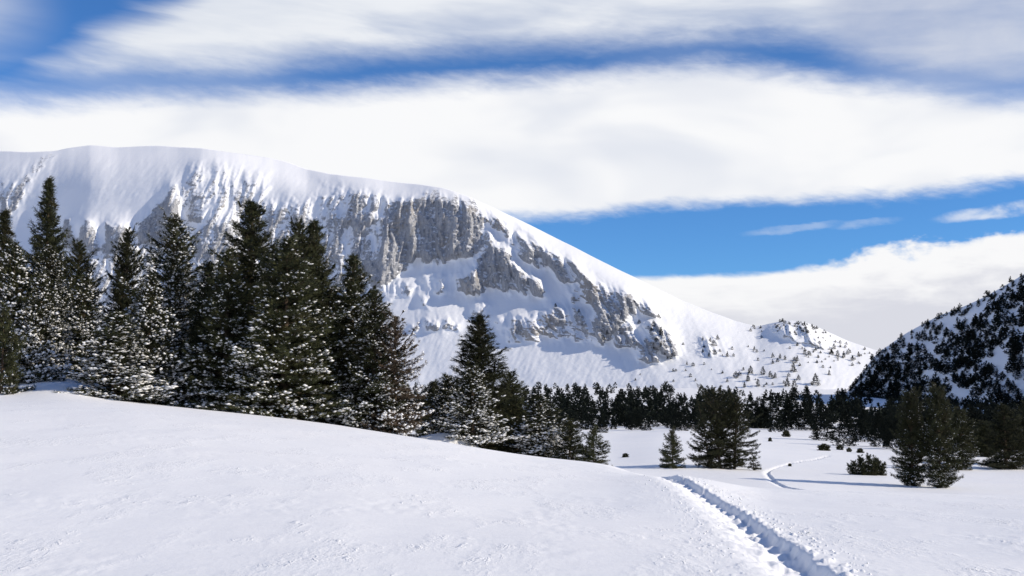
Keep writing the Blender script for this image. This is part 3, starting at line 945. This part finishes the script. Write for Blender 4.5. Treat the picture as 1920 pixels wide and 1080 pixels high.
def limb_mesh(limbs):
    vs, fs, n = [], [], 0
    for k, (a, b, c_, rad) in enumerate(limbs):
        sides = 8 if k == len(limbs) - 1 or rad > 0.12 else 3
        pts = [a, b, c_]; rads = [rad, rad * 0.6, rad * 0.12]
        d = norm(np.array(c_) - np.array(a)); ref = np.array([1.0, 0, 0]) if abs(d[2]) > 0.8 else np.array([0, 0, 1.0])
        x = norm(np.cross(d, ref)); y = np.cross(d, x)
        ang = np.arange(sides) * 2 * math.pi / sides
        for p, q in zip(pts, rads):
            vs.append(np.array(p)[None] + q * (np.cos(ang)[:, None] * x + np.sin(ang)[:, None] * y))
        for i in range(2):
            for j in range(sides):
                j2 = (j + 1) % sides
                fs.append((n + i * sides + j, n + i * sides + j2, n + (i + 1) * sides + j2, n + (i + 1) * sides + j))
        n += 3 * sides
    return np.concatenate(vs), np.array(fs)


def core_plates(rng, limbs):
    """dark plates added along each limb to block light and see-through inside the crown"""
    vs = []
    for a, b, c_, rad in limbs[:-1]:
        if rad > 0.09: continue
        a, b, c_ = np.array(a), np.array(b), np.array(c_)
        L = np.linalg.norm(c_ - a)
        n = int(4 + 7 * L)
        t = rng.uniform(0.02, 0.80, n)[:, None]
        p = np.where(t < 0.5, a + (b - a) * t * 2, b + (c_ - b) * (t * 2 - 1))
        h = norm((c_ - a)[None])[0]; sd_ = norm(np.cross(h, [0, 0, 1.0])[None])[0]
        k = rng.choice([-1, 1], n)[:, None]
        ln = (0.12 + 0.32 * L * np.sqrt(t) * (1.05 - t)) * rng.uniform(0.6, 1.1, (n, 1))
        tip = p + (sd_ * k * rng.uniform(0.5, 1.0, (n, 1)) + h * rng.uniform(0.3, 0.9, (n, 1)) + np.array([0, 0, 1.0]) * rng.normal(-0.05, 0.3, (n, 1))) * ln
        wv = norm(rng.normal(0, 1, (n, 3)) + np.array([0, 0, 1.2])) * rng.uniform(0.05, 0.12, (n, 1))
        vs.append(np.stack([p - wv, p + wv, tip], 1).reshape(-1, 3))
    v = np.concatenate(vs)
    return v, np.arange(len(v)).reshape(-1, 3), np.repeat(rng.random(len(v) // 3) * 0.15, 3)  # darkest tints only: the crown's inner shade painted into these added plates


KINDS = {}


def build_kind(name, seed, parts, H, R, snow, blades=13, width=0.021, snow_size=0.066, mat=None, snow_low=0.5):
    """snow = share of tufts that carry snow; more of it low on the tree and towards the branch ends"""
    rng = np.random.default_rng(seed)
    tp, td, ts, to, tb, limbs = join([leader(rng, **p) for p in parts])
    v, f, tn = needles(rng, tp, td, ts, blades, width)
    v2, f2, t2 = core_plates(rng, limbs)
    f = np.concatenate([f, f2 + len(v)]); v = np.concatenate([v, v2]); tn = np.concatenate([tn, t2])
    crown = mesh_np("crown_" + name, v, f, False, {"tint": tn}); crown.materials.append(mat or M_NEEDLE)
    lv, lf = limb_mesh(limbs)
    trunk = mesh_np("trunk_" + name, lv, lf, True); trunk.materials.append(M_BARK)
    snows = {}
    hz = np.clip(tp[:, 2] / H, 0, 1)
    ang = np.arctan2(tp[:, 1], tp[:, 0]) * (0.4 + np.hypot(tp[:, 0], tp[:, 1]))
    blot = 0.50 + 2.6 * fbm(ang * 1.6 + 50 * seed, tp[:, 2] * 3.2, 2, seed)
    for lev, amount in snow.items():
        pr = np.clip(1.5 * (amount * (1.15 - 0.55 * hz) * np.clip(0.55 + 0.5 * blot, 0.15, 1.3) - 0.75 * tb), 0, 1) * np.clip(0.25 + 0.9 * to, 0, 1)
        pick = rng.random(len(tp)) < pr
        sz = snow_size * (0.78 if lev == 'light' else 1.15) * (0.4 + 0.95 * rng.random(pick.sum()) ** 1.6) * (0.75 + 0.5 * (1 - hz[pick]))
        sv_, sf = snow_caps(rng, tp[pick], td[pick], sz)
        sm = mesh_np("snow_" + name + lev, sv_, sf, True); sm.materials.append(M_TREESNOW)
        snows[lev] = sm
    KINDS[name] = (crown, trunk, snows, H, R)


L1 = {'light': 0.42, 'some': 0.85, 'heavy': 1.6}
build_kind("tall_a", 1, [dict(H=11, R=2.6, prof_p=0.78, dens=1.0, ragged=0.34)], 11, 2.6, L1)
build_kind("tall_b", 2, [dict(H=11, R=2.5, prof_p=0.70, dens=1.0, droop=0.05, ragged=0.40, up=0.6)], 11, 2.5, L1)
build_kind("spire", 3, [dict(H=11, R=2.2, prof_p=0.92, dens=1.1, droop=0.35, ragged=0.38, up=0.2)], 11, 2.2, {'light': 0.2, 'heavy': 0.7})
build_kind("mid_a", 5, [dict(H=6.5, R=1.9, prof_p=0.72, droop=0.3, ragged=0.35)], 6.5, 1.9, L1, snow_size=0.075)
build_kind("mid_b", 6, [dict(H=6.5, R=1.8, prof_p=0.64, droop=0.05, ragged=0.40, up=0.6)], 6.5, 1.8, L1, snow_size=0.072)
build_kind("small", 7, [dict(H=4, R=1.5, prof_p=0.66, droop=0.2, ragged=0.35)], 4, 1.5, L1)
build_kind("column", 8, [dict(H=9, R=1.8, prof_p=0.45, dens=1.15, tuft=0.23, droop=0.05, ragged=0.35, round_top=0.3, up=0.6, belly=0.35)], 9, 1.8, {'light': 0.60, 'heavy': 0.5})
build_kind("rime", 9, [dict(H=8, R=2.0, prof_p=0.5, droop=0.1, ragged=0.45, dens=0.8, tuft=0.17)], 8, 2.0, {'light': 0.3, 'heavy': 0.62}, blades=11, width=0.016, mat=M_TWIG, snow_size=0.07)
build_kind("bushy", 10, [dict(H=8.0, R=2.0, base=(-0.4, 0, 0), prof_p=0.5, ragged=0.5, round_top=0.5, lean=(-0.06, 0), up=0.7, dens=0.6, droop=0.0, belly=0.25), dict(H=7.2, R=1.9, base=(1.0, 0.4, 0), prof_p=0.5, ragged=0.5, round_top=0.5, lean=(0.05, 0), up=0.7, dens=0.6, droop=0.0, belly=0.25),
                         dict(H=5.2, R=1.9, base=(-1.4, -0.3, 0), prof_p=0.5, ragged=0.6, lean=(-0.12, 0), dens=0.45), dict(H=1.4, R=0.8, base=(2.6, -0.4, 0), prof_p=0.5, dens=0.6)], 8, 3.0, {'light': 0.16, 'heavy': 0.3})
build_kind("shrub", 11, [dict(H=h, R=0.40, base=(x, y, 0), prof_p=0.35, lean=(x * 0.25, y * 0.25), tuft=0.15, up=0.7) for x, y, h in ((0, 0, 1.7), (-0.5, 0.2, 1.6), (0.55, 0.1, 1.5), (-1.05, 0, 1.2), (1.1, -0.1, 1.1), (0.2, -0.5, 1.3), (-0.5, -0.5, 1.1), (0.9, 0.5, 1.2), (-1.4, 0.2, 0.9))], 1.9, 1.7, {'light': 0.04, 'heavy': 0.2})


def conifer(name, px, y, top_v, halfpx, kind, lev, label, rot=None, group=None, base_off=0.0, cat="tree", root_px=None, lean=0.0):
    crown, trunk, snows, H, R = KINDS[kind]
    u, e = ue(px, top_v)
    x = float(u * y)
    zg = float(ground_z(np.array([x]), np.array([y]))[0]) - 0.08 + base_off
    h = CAM_H + float(e) * y - zg
    wdt = halfpx * y / F
    root = bpy.data.objects.new(name, None)
    COL.objects.link(root)
    root.empty_display_size = 0.3
    root.location = (x, y, zg)
    root.scale = (wdt / R, wdt / R, h / H)
    root.rotation_euler = (0, lean, (px * 0.37 + y * 1.7) % 6.28 if rot is None else rot)
    root['label'] = label; root['category'] = cat
    if group: root['group'] = group
    link('trunk', trunk, None, root)
    link('crown', crown, None, root)
    if lev: link('snow', snows[lev], None, root, kind='stuff')
    return root


GL = "snow-dusted conifers crowding the crest of the near snow slope"
GM = "conifers at the lower end of the snow crest"
GV = "conifers standing in the open valley"
TREES = [
    # name, px, depth, top v, half width px, kind, snow, label, group
    ("pine_tree", 8, 53.5, 588, 44, "small", 'light', "small olive green conifer at the photo's bottom left tree corner, cut by the frame", GL),
    ("spruce_tree", 10, 64, 395, 79, "spire", 'light', "tall dark spruce cut by the photo's left edge, its pointed top clear of snow", GL),
    ("pine_tree", 28, 60, 462, 73, "mid_b", 'heavy', "snow-plastered round-topped pine in front of the tall spruce at the left edge", GL),
    ("pine_tree", 78, 59, 520, 56, "mid_a", 'heavy', "snow-laden drooping conifer left of the bare snow gap among the trees", GL),
    ("spruce_tree", 93, 72, 334, 74, "spire", None, "tall dark slender spruce with the sharpest spire, topmost against the snowy bowl", GL),
    ("pine_tree", 94, 67, 464, 57, "tall_b", 'heavy', "snow-flecked pine directly below the sharpest dark spire", GL),
    ("spruce_tree", 149, 70, 455, 61, "tall_b", 'light', "dark brownish conifer just right of the sharpest spire, half hidden by snowy trees", GL),
    ("pine_tree", 160, 62, 520, 65, "mid_a", 'heavy', "frosted conifer behind the broadest snow-laden tree, right of the bare snow gap", GL),
    ("pine_tree", 218, 54.5, 588, 90, "mid_a", 'heavy', "broad low conifer with heaviest snow on its skirts, right of the bare snow gap", GL),
    ("pine_tree", 240, 70, 434, 59, "tall_b", None, "dark snow-free conifer with a blunt top between two frosted trees", GL),
    ("pine_tree", 283, 56.5, 520, 73, "mid_b", 'heavy', "frosted slim conifer in front of the round-headed tall pine", GL),
    ("pine_tree", 327, 64, 408, 94, "tall_b", 'heavy', "tall pine with a rounded head and snow tufts, under the tan rock tower", GL),
    ("pine_tree", 392, 62, 492, 73, "tall_a", 'light', "dark bluish conifer in shade between the round-headed pine and the biggest tree", GL),
    ("pine_tree", 428, 57.5, 470, 88, "tall_a", 'some', "shaded conifer with thick snow on its low branches, left foot of the biggest tree", GL),
    ("pine_tree", 473, 61, 380, 127, "tall_a", 'light', "biggest dark green conifer in the middle of the near tree group", GL),
    ("pine_tree", 538, 56.5, 452, 118, "tall_b", 'some', "broad olive conifer with bands of snow in front of the biggest tree's right side", GL),
    ("pine_tree", 561, 65, 418, 78, "tall_b", 'light', "dark conifer with the left one of two twin tops behind the olive tree", GL),
    ("pine_tree", 590, 66, 416, 95, "tall_a", 'light', "dark conifer with the right one of two twin tops behind the olive tree", GL),
    ("pine_tree", 622, 59, 540, 81, "tall_a", 'some', "frosted conifer filling the gap between the olive tree and the pointed pine", GL),
    ("pine_tree", 662, 59.5, 480, 93, "tall_a", 'some', "pointed snow-flecked pine, last tall top toward the open snow slope", GL),
    ("pine_tree", 703, 57.5, 545, 81, "tall_a", 'some', "conifer with snowy right flank, second from the outer end of the large group", GL),
    ("pine_tree", 742, 57, 598, 58, "rime", 'heavy', "brown twiggy rime-covered conifer at the outer end of the large group", GL),
    ("pine_tree", 812, 75, 716, 48, "mid_b", None, "small dark conifer behind the snowdrift between the two tree groups", GM),
    ("pine_tree", 840, 63, 705, 55, "mid_b", 'heavy', "frosted conifer at the foot of the tall lone pine, nearest the snowdrift", GM),
    ("pine_tree", 898, 66, 592, 95, "tall_a", None, "tall ragged snow-free pine standing above the lower tree group", GM),
    ("pine_tree", 886, 58.5, 688, 62, "mid_b", 'heavy', "pale frosted pine in front of the tall ragged pine", GM),
    ("pine_tree", 955, 70, 700, 66, "tall_b", None, "dark conifer tucked against the tall ragged pine's right side", GM),
    ("pine_tree", 968, 62, 745, 46, "mid_b", 'light', "short dark conifer between the frosted pine and the snow-striped one", GM),
    ("pine_tree", 1012, 60, 742, 65, "mid_a", 'heavy', "snow-striped conical conifer in the lower tree group", GM),
    ("pine_tree", 1068, 58.5, 790, 44, "small", 'light', "low drooping conifer, second from the lower end of the crest", GM),
    ("pine_tree", 1113, 57, 806, 34, "small", 'light', "smallest conifer at the lowest end of the snow crest", GM),
    ("pine_tree", 1260, 114, 808, 25, "small", None, "small neat conical conifer alone beside the larger irregular pine", GV),
    ("pine_tree", 1356, 116, 732, 60, "bushy", 'light', "large irregular many-stemmed pine alone in the valley snow", GV),
    ("pine_shrub", 1628, 112, 850, 34, "shrub", None, "low many-stemmed pine shrub on the open snow", None),
    ("pine_tree", 1706, 97, 738, 32, "column", 'light', "left stout pine of the pair standing close together in the valley", GV),
    ("pine_tree", 1757, 95, 730, 33, "column", 'light', "right stout pine of the pair standing close together in the valley", GV),
    ("pine_tree", 1798, 128, 770, 31, "column", 'light', "pine just behind the stout pair, on their right", GV),
    ("pine_tree", 1846, 165, 792, 28, "column", None, "dark pine in shade between the stout pair and the broad cone at the edge", GV),
    ("pine_tree", 1882, 132, 760, 44, "mid_b", None, "broad dark cone-shaped pine near the photo's right edge", GV),
    ("pine_tree", 1932, 140, 755, 34, "column", 'light', "dark pine cut by the photo's right edge", GV),
]
for n_, px, y, tv_, hp_, kind, lev, lab, grp in TREES:
    rot = 0.0 if kind in ("bushy", "shrub") else None
    conifer(n_, px, y, tv_, hp_, kind, lev, lab, rot, grp, cat="shrub" if "shrub" in n_ else "tree")

# ---- far conifers: cheap clump crowns
def clump_tree(seed, H, R, p, nclump, blades, size, width, rnd=0.0):
    rng = np.random.default_rng(seed)
    n = nclump
    q = rng.beta(1.15, 1.6, n) * 0.97 + 0.03                   # height share, more mass low down
    env = R * np.minimum(1, ((1 - q) ** p) * (1 + rnd * q * (1 - q) * 2))
    a = rng.uniform(0, 6.283, n)
    lump = 1 + 0.28 * np.sin(a * 2 + q * 9 + seed) + 0.15 * np.sin(a * 5 + q * 23)
    rr = env * lump * np.sqrt(rng.uniform(0.25, 1.0, n))
    tp = np.stack([rr * np.cos(a), rr * np.sin(a), q * H], 1)
    td = norm(np.stack([np.cos(a), np.sin(a), 0.15 + 0.9 * q], 1))
    top = np.stack([np.zeros(4), np.zeros(4), H * (1 - 0.03 * np.arange(4))], 1)
    tp = np.concatenate([tp, top]); td = np.concatenate([td, np.repeat([[0, 0, 1.0]], 4, 0)])
    ts = np.concatenate([size * rng.uniform(0.7, 1.3, n), np.full(4, size * 0.7)])
    v, f, tn = needles(rng, tp, td, ts, blades, width, 0.1)
    return v, f, tn


MIDK = []
for i, (p, rnd) in enumerate(((0.7, 0.3), (0.5, 0.6), (0.85, 0.0), (0.45, 0.8))):
    v, f, tn = clump_tree(100 + i, 7.0, 2.1, p, 700, 7, 0.42, 0.10, rnd)
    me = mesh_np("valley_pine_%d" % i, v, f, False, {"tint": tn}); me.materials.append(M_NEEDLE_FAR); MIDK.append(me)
FARK = []
for i, (p, rnd) in enumerate(((0.8, 0.2), (0.55, 0.6), (0.9, 0.0), (0.5, 0.9), (0.65, 0.4))):
    v, f, tn = clump_tree(200 + i, 7.0, 2.0, p, 150, 5, 0.75, 0.26, rnd)
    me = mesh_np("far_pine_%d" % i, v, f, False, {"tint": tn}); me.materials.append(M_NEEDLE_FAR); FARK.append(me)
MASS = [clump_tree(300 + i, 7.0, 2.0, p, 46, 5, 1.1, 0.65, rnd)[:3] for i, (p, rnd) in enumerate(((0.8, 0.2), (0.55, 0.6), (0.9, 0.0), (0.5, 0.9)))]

v, f, tn = clump_tree(150, 7.0, 2.1, 0.35, 420, 6, 0.95, 0.34, 0.9)
SHRUBK = [mesh_np("low_pine", v, f, False, {"tint": tn})] * 4
SHRUBK[0].materials.append(M_NEEDLE)
rng = np.random.default_rng(12)


def plant(name, me, x, y, z, h, wk, label, group):
    o = bpy.data.objects.new(name, me)
    COL.objects.link(o)
    o.location = (x, y, z)
    s = h / 7.0
    o.scale = (s * wk, s * wk, s)
    o.rotation_euler = (0, 0, rng.uniform(0, 6.28))
    o['label'] = label; o['category'] = "tree"; o['group'] = group
    return o


def by_pixel(px, base_v, top_v, half, k, label, group, name="pine_tree", kinds=None):
    x, y = on_ground(px, base_v, 98.0, 900.0)
    z = float(ground_z(np.array([x]), np.array([y]))[0]) - 0.15
    h = (base_v - top_v) * y / F + 0.15
    me = (kinds or MIDK)[k]
    return plant(name, me, x, y, z, h, (half * y / F) / 2.1 / (h / 7.0), label, group)


GE = "dark conifers at the forest's near edge"
EDGE = [  # px, base, top, half, kind, label
    (1545, 826, 762, 24, 1, "broad dark pine at the forest edge, above the row of tiny shrubs"),
    (1585, 836, 770, 20, 0, "dark pine with its foot lowest on the snow, at the forest edge"),
    (1515, 806, 742, 22, 1, "dark leaning pine at the forest edge behind the lone shrubs"),
    (1455, 812, 772, 14, 3, "narrow dark pine jutting onto the snow, right of the irregular lone pine"),
    (1480, 806, 748, 20, 0, "dark pine beside the narrow jutting one at the forest edge"),
    (1425, 802, 745, 24, 1, "dark round pine directly right of the irregular lone pine"),
    (1620, 828, 768, 22, 2, "dark pine at the forest edge behind the low pine shrub"),
    (1650, 838, 775, 20, 0, "dark pine at the forest edge, left of the stout pair"),
    (1675, 842, 770, 20, 3, "dark pine directly behind the stout pair's left side"),
    (1835, 850, 785, 20, 2, "dark narrow pine in the shade behind the stout pair's right side"),
    (1800, 842, 760, 22, 1, "dark pine at the wooded hill's foot above the stout pair's shadowed neighbour"),
    (1128, 811, 778, 11, 1, "small round pine standing off the forest edge, nearest the snow crest"),
    (1190, 806, 768, 15, 3, "dark pine on the forest edge left of the small conical conifer"),
    (1150, 804, 776, 8, 2, "narrow little pine on the forest edge left of the small conical conifer"),
    (1213, 807, 790, 9, 0, "little pine at the forest edge just left of the small conical conifer"),
    (1275, 808, 772, 13, 1, "dark pine at the forest edge behind the small conical conifer"),
]
for px, b, tp_, hf, k, lab in EDGE: by_pixel(px, b, tp_, hf, k, lab, GE)
GS = "tiny pine shrubs dotted over the valley snow"
for px, b, tp_, hf, lab in ((1474, 819, 806, 8, "round pine shrub on the snow just off the forest edge"), (1444, 828, 820, 4, "tiny pine seedling below the narrow jutting pine"),
                            (1545, 844, 831, 12, "widest of the four little shrubs in a row on the snow"), (1575, 843, 833, 7, "second of the four little shrubs in a row, beside the widest"),
                            (1592, 847, 838, 5, "narrowest of the four little shrubs in a row"), (1613, 849, 840, 7, "last of the four little shrubs in a row, above the low pine shrub"),
                            (1173, 856, 848, 7, "tiny dark tuft on the snow left of the small conical conifer"), (1481, 875, 869, 4, "tiny tuft beside the far stretch of the track")):
    o = by_pixel(px, b, tp_ + 1, hf * 0.72, 3, lab, GS, "pine_shrub", SHRUBK); o['category'] = "shrub"

mv, mf, mt = [], [], []
moff = 0


def mass(x, y, z, h, wk=1.0):
    global moff
    v, f, tn = MASS[rng.integers(len(MASS))]
    a = rng.uniform(0, 6.283); s = h / 7.0
    R_ = np.array([[math.cos(a), math.sin(a), 0], [-math.sin(a), math.cos(a), 0], [0, 0, 1]])
    mv.append(v @ R_ * np.array([s * wk, s * wk, s]) + (x, y, z)); mf.append(f + moff); mt.append(tn)
    moff += len(v)


# forest belt on the valley floor
def belt_label(px):
    if px < 1130: return "dark conifer in the forest belt behind the lower tree group on the crest", "forest belt behind the lower tree group"
    if px < 1300: return "dark conifer in the forest belt above the small conical conifer", "forest belt above the small conical conifer"
    if px < 1430: return "dark conifer in the forest belt behind the irregular lone pine", "forest belt behind the irregular lone pine"
    if px < 1670: return "dark conifer in the forest belt above the low pine shrub and tiny shrubs", "forest belt above the shrubs"
    if px < 1720: return "dark conifer at the wooded hill's foot just left of the stout pair of pines", "forest left of the stout pair"
    if px < 1810: return "dark conifer at the wooded hill's foot directly behind the stout pair of pines", "forest behind the stout pair"
    return "dark conifer at the wooded hill's foot between the stout pair and the photo's right edge", "forest right of the stout pair"


belt = []
edge_px = [(-200, 800), (700, 800), (1000, 800), (1100, 806), (1180, 802), (1300, 806), (1400, 806), (1480, 802), (1560, 806), (1620, 818), (1700, 832), (1800, 846), (1920, 850), (2100, 850)]
tries = 0
cells = {}
while len(belt) < 1050 and tries < 60000:
    tries += 1
    px = rng.uniform(700, 2050)
    bv = rng.uniform(728, np.interp(px, [q[0] for q in edge_px], [q[1] for q in edge_px]))
    # open snow: around the pass and a few glades
    if 1380 < px < 1640 and bv < np.interp(px, [1380, 1430, 1500, 1560, 1640], [738, 752, 742, 750, 735]): continue
    if fbm(np.array([px / 40.0]), np.array([bv / 9.0]), 2, 91)[0] > 0.30: continue
    if 1418 < px < 1446 and 755 < bv < 790: continue
    x, y = on_ground(px, bv, 150.0, 1100.0)
    if y > 1080: continue
    key = (int(px / (11 if bv > 775 else 8)), int(bv / 6))
    if cells.get(key, 0) >= 2: continue
    cells[key] = cells.get(key, 0) + 1
    z = float(ground_z(np.array([x]), np.array([y]))[0]) - 0.3
    belt.append((y, x, z, rng.uniform(4.0, 7.4), px))
belt.sort()
done = 0
for i, (y, x, z, h, px) in enumerate(belt):
    if done < 135 and 760 < px < 1935:
        done += 1
        plant("pine_tree", FARK[i % 5], x, y, z, h, rng.uniform(0.85, 1.3), *belt_label(px))
    else: mass(x, y, z, h, rng.uniform(0.9, 1.35))

# wooded hill
def hill_label(px):
    if px < 1760: return "dark conifer on the lower, outer flank of the steep wooded hill", "conifers on the hill's outer flank"
    return "dark conifer on the upper wooded hill near the photo's right edge", "conifers on the hill near the photo's edge"


hill = []
hc = {}
tries = 0
while len(hill) < 1250 and tries < 60000:
    tries += 1
    px = rng.uniform(1560, 2060)
    s_ = np.interp(px, hp, hsk)
    v_ = rng.uniform(s_ + 2, 790)
    n1 = fbm(np.array([(px + 0.9 * v_) / 70.0]), np.array([(v_ - 0.5 * px) / 26.0]), 3, 95)[0]
    if n1 > (0.40 if px < 1690 else 0.10) and v_ > s_ + 14: continue
    key = (int(px / 5.5), int(v_ / 4))
    if hc.get(key, 0) >= 1: continue
    hc[key] = 1
    x, y, z = surf(G_HILL, px, v_)
    hill.append((y, x, z - 0.4, rng.uniform(3.6, 6.2) * (1.0 if v_ > s_ + 25 else 0.7), px))
hill.sort()
done = 0
for i, (y, x, z, h, px) in enumerate(hill):
    if done < 70 and px < 1935:
        done += 1
        plant("pine_tree", FARK[i % 5], x, y, z, h, rng.uniform(1.0, 1.4), *hill_label(px))
    else: mass(x, y, z, h, rng.uniform(1.0, 1.45))

# loose trees on the snow slope below the pass and on the rocks
def slope_label(px, bv):
    if px < 1210: return "tiny conifer clinging to the limestone cliff's lower ledges", "conifers on the cliff ledges"
    if px < 1300: return "small conifer among the rock outcrops at the cliff's lower end", "conifers among the cliff-foot outcrops"
    if px < 1382 and bv < 672: return "small conifer in the loose clump on the snow slope right of the cliff", "clump on the slope right of the cliff"
    if bv > 694: return "lone conifer on the open snow just above the forest belt", "lone conifers just above the forest belt"
    return "small conifer on the snow slope below the rocky knoll", "conifers below the rocky knoll"


spots = [(1408, 700, 18), (1431, 702, 18), (1405, 714, 16), (1380, 708, 15), (1445, 706, 13), (1455, 708, 13), (1422, 724, 16), (1397, 726, 12), (1387, 704, 10), (1364, 716, 9), (1490, 697, 20), (1492, 680, 14), (1450, 682, 10), (1480, 706, 9), (1498, 712, 12), (1478, 724, 20), (1490, 730, 22), (1500, 728, 20), (1512, 733, 14), (1530, 722, 26), (1555, 703, 12), (1460, 678, 9),
         (1332, 640, 10), (1340, 648, 14), (1346, 636, 11), (1330, 668, 10), (1342, 664, 11), (1366, 668, 12), (1376, 668, 8), (1318, 638, 9), (1320, 660, 9), (1257, 672, 16), (1240, 628, 18), (1228, 612, 14), (1236, 596, 10), (1250, 664, 14), (1264, 666, 12), (1290, 684, 9), (1301, 686, 9), (1043, 575, 9), (1086, 585, 8), (1200, 606, 9), (1415, 656, 9), (1420, 660, 8), (1451, 670, 11), (1464, 672, 12), (1472, 674, 10), (1497, 676, 12), (1510, 664, 12), (1520, 666, 10), (1560, 664, 14), (1572, 668, 14), (1584, 670, 14), (1590, 664, 10), (1600, 676, 12), (1612, 668, 12), (1566, 654, 12), (1240, 650, 12), (1232, 640, 12), (1222, 620, 10), (1140, 626, 10), (1132, 636, 10)]
for i, (px, bv, h) in enumerate(spots):
    if bv < 728: x, y, z = surf(G_MOUNT, px, bv)
    else:
        x, y = on_ground(px, bv, 150, 1100); z = float(ground_z(np.array([x]), np.array([y]))[0])
    plant("pine_tree", FARK[i % 5], x, y, z - 0.4, 0.85 * h * y / F, rng.uniform(0.9, 1.4), *slope_label(px, bv))
for i in range(150):                                      # specks of trees on the knoll and slope
    t_ = i / 150
    if i < 70: px = rng.normal(1492, 34); bv = np.interp(px, pc, skv) + abs(rng.normal(3, 10))
    elif i < 110: px = rng.uniform(1500, 1640); bv = rng.uniform(650, 690)
    else: px = rng.uniform(1190, 1560); bv = rng.uniform(max(np.interp(px, pc, skv) + 40, 640), 725)
    if bv > 726: continue
    x, y, z = surf(G_MOUNT, px, bv)
    mass(x, y, z - 0.3, rng.uniform(3, 6.5) * y / F, 1.3)
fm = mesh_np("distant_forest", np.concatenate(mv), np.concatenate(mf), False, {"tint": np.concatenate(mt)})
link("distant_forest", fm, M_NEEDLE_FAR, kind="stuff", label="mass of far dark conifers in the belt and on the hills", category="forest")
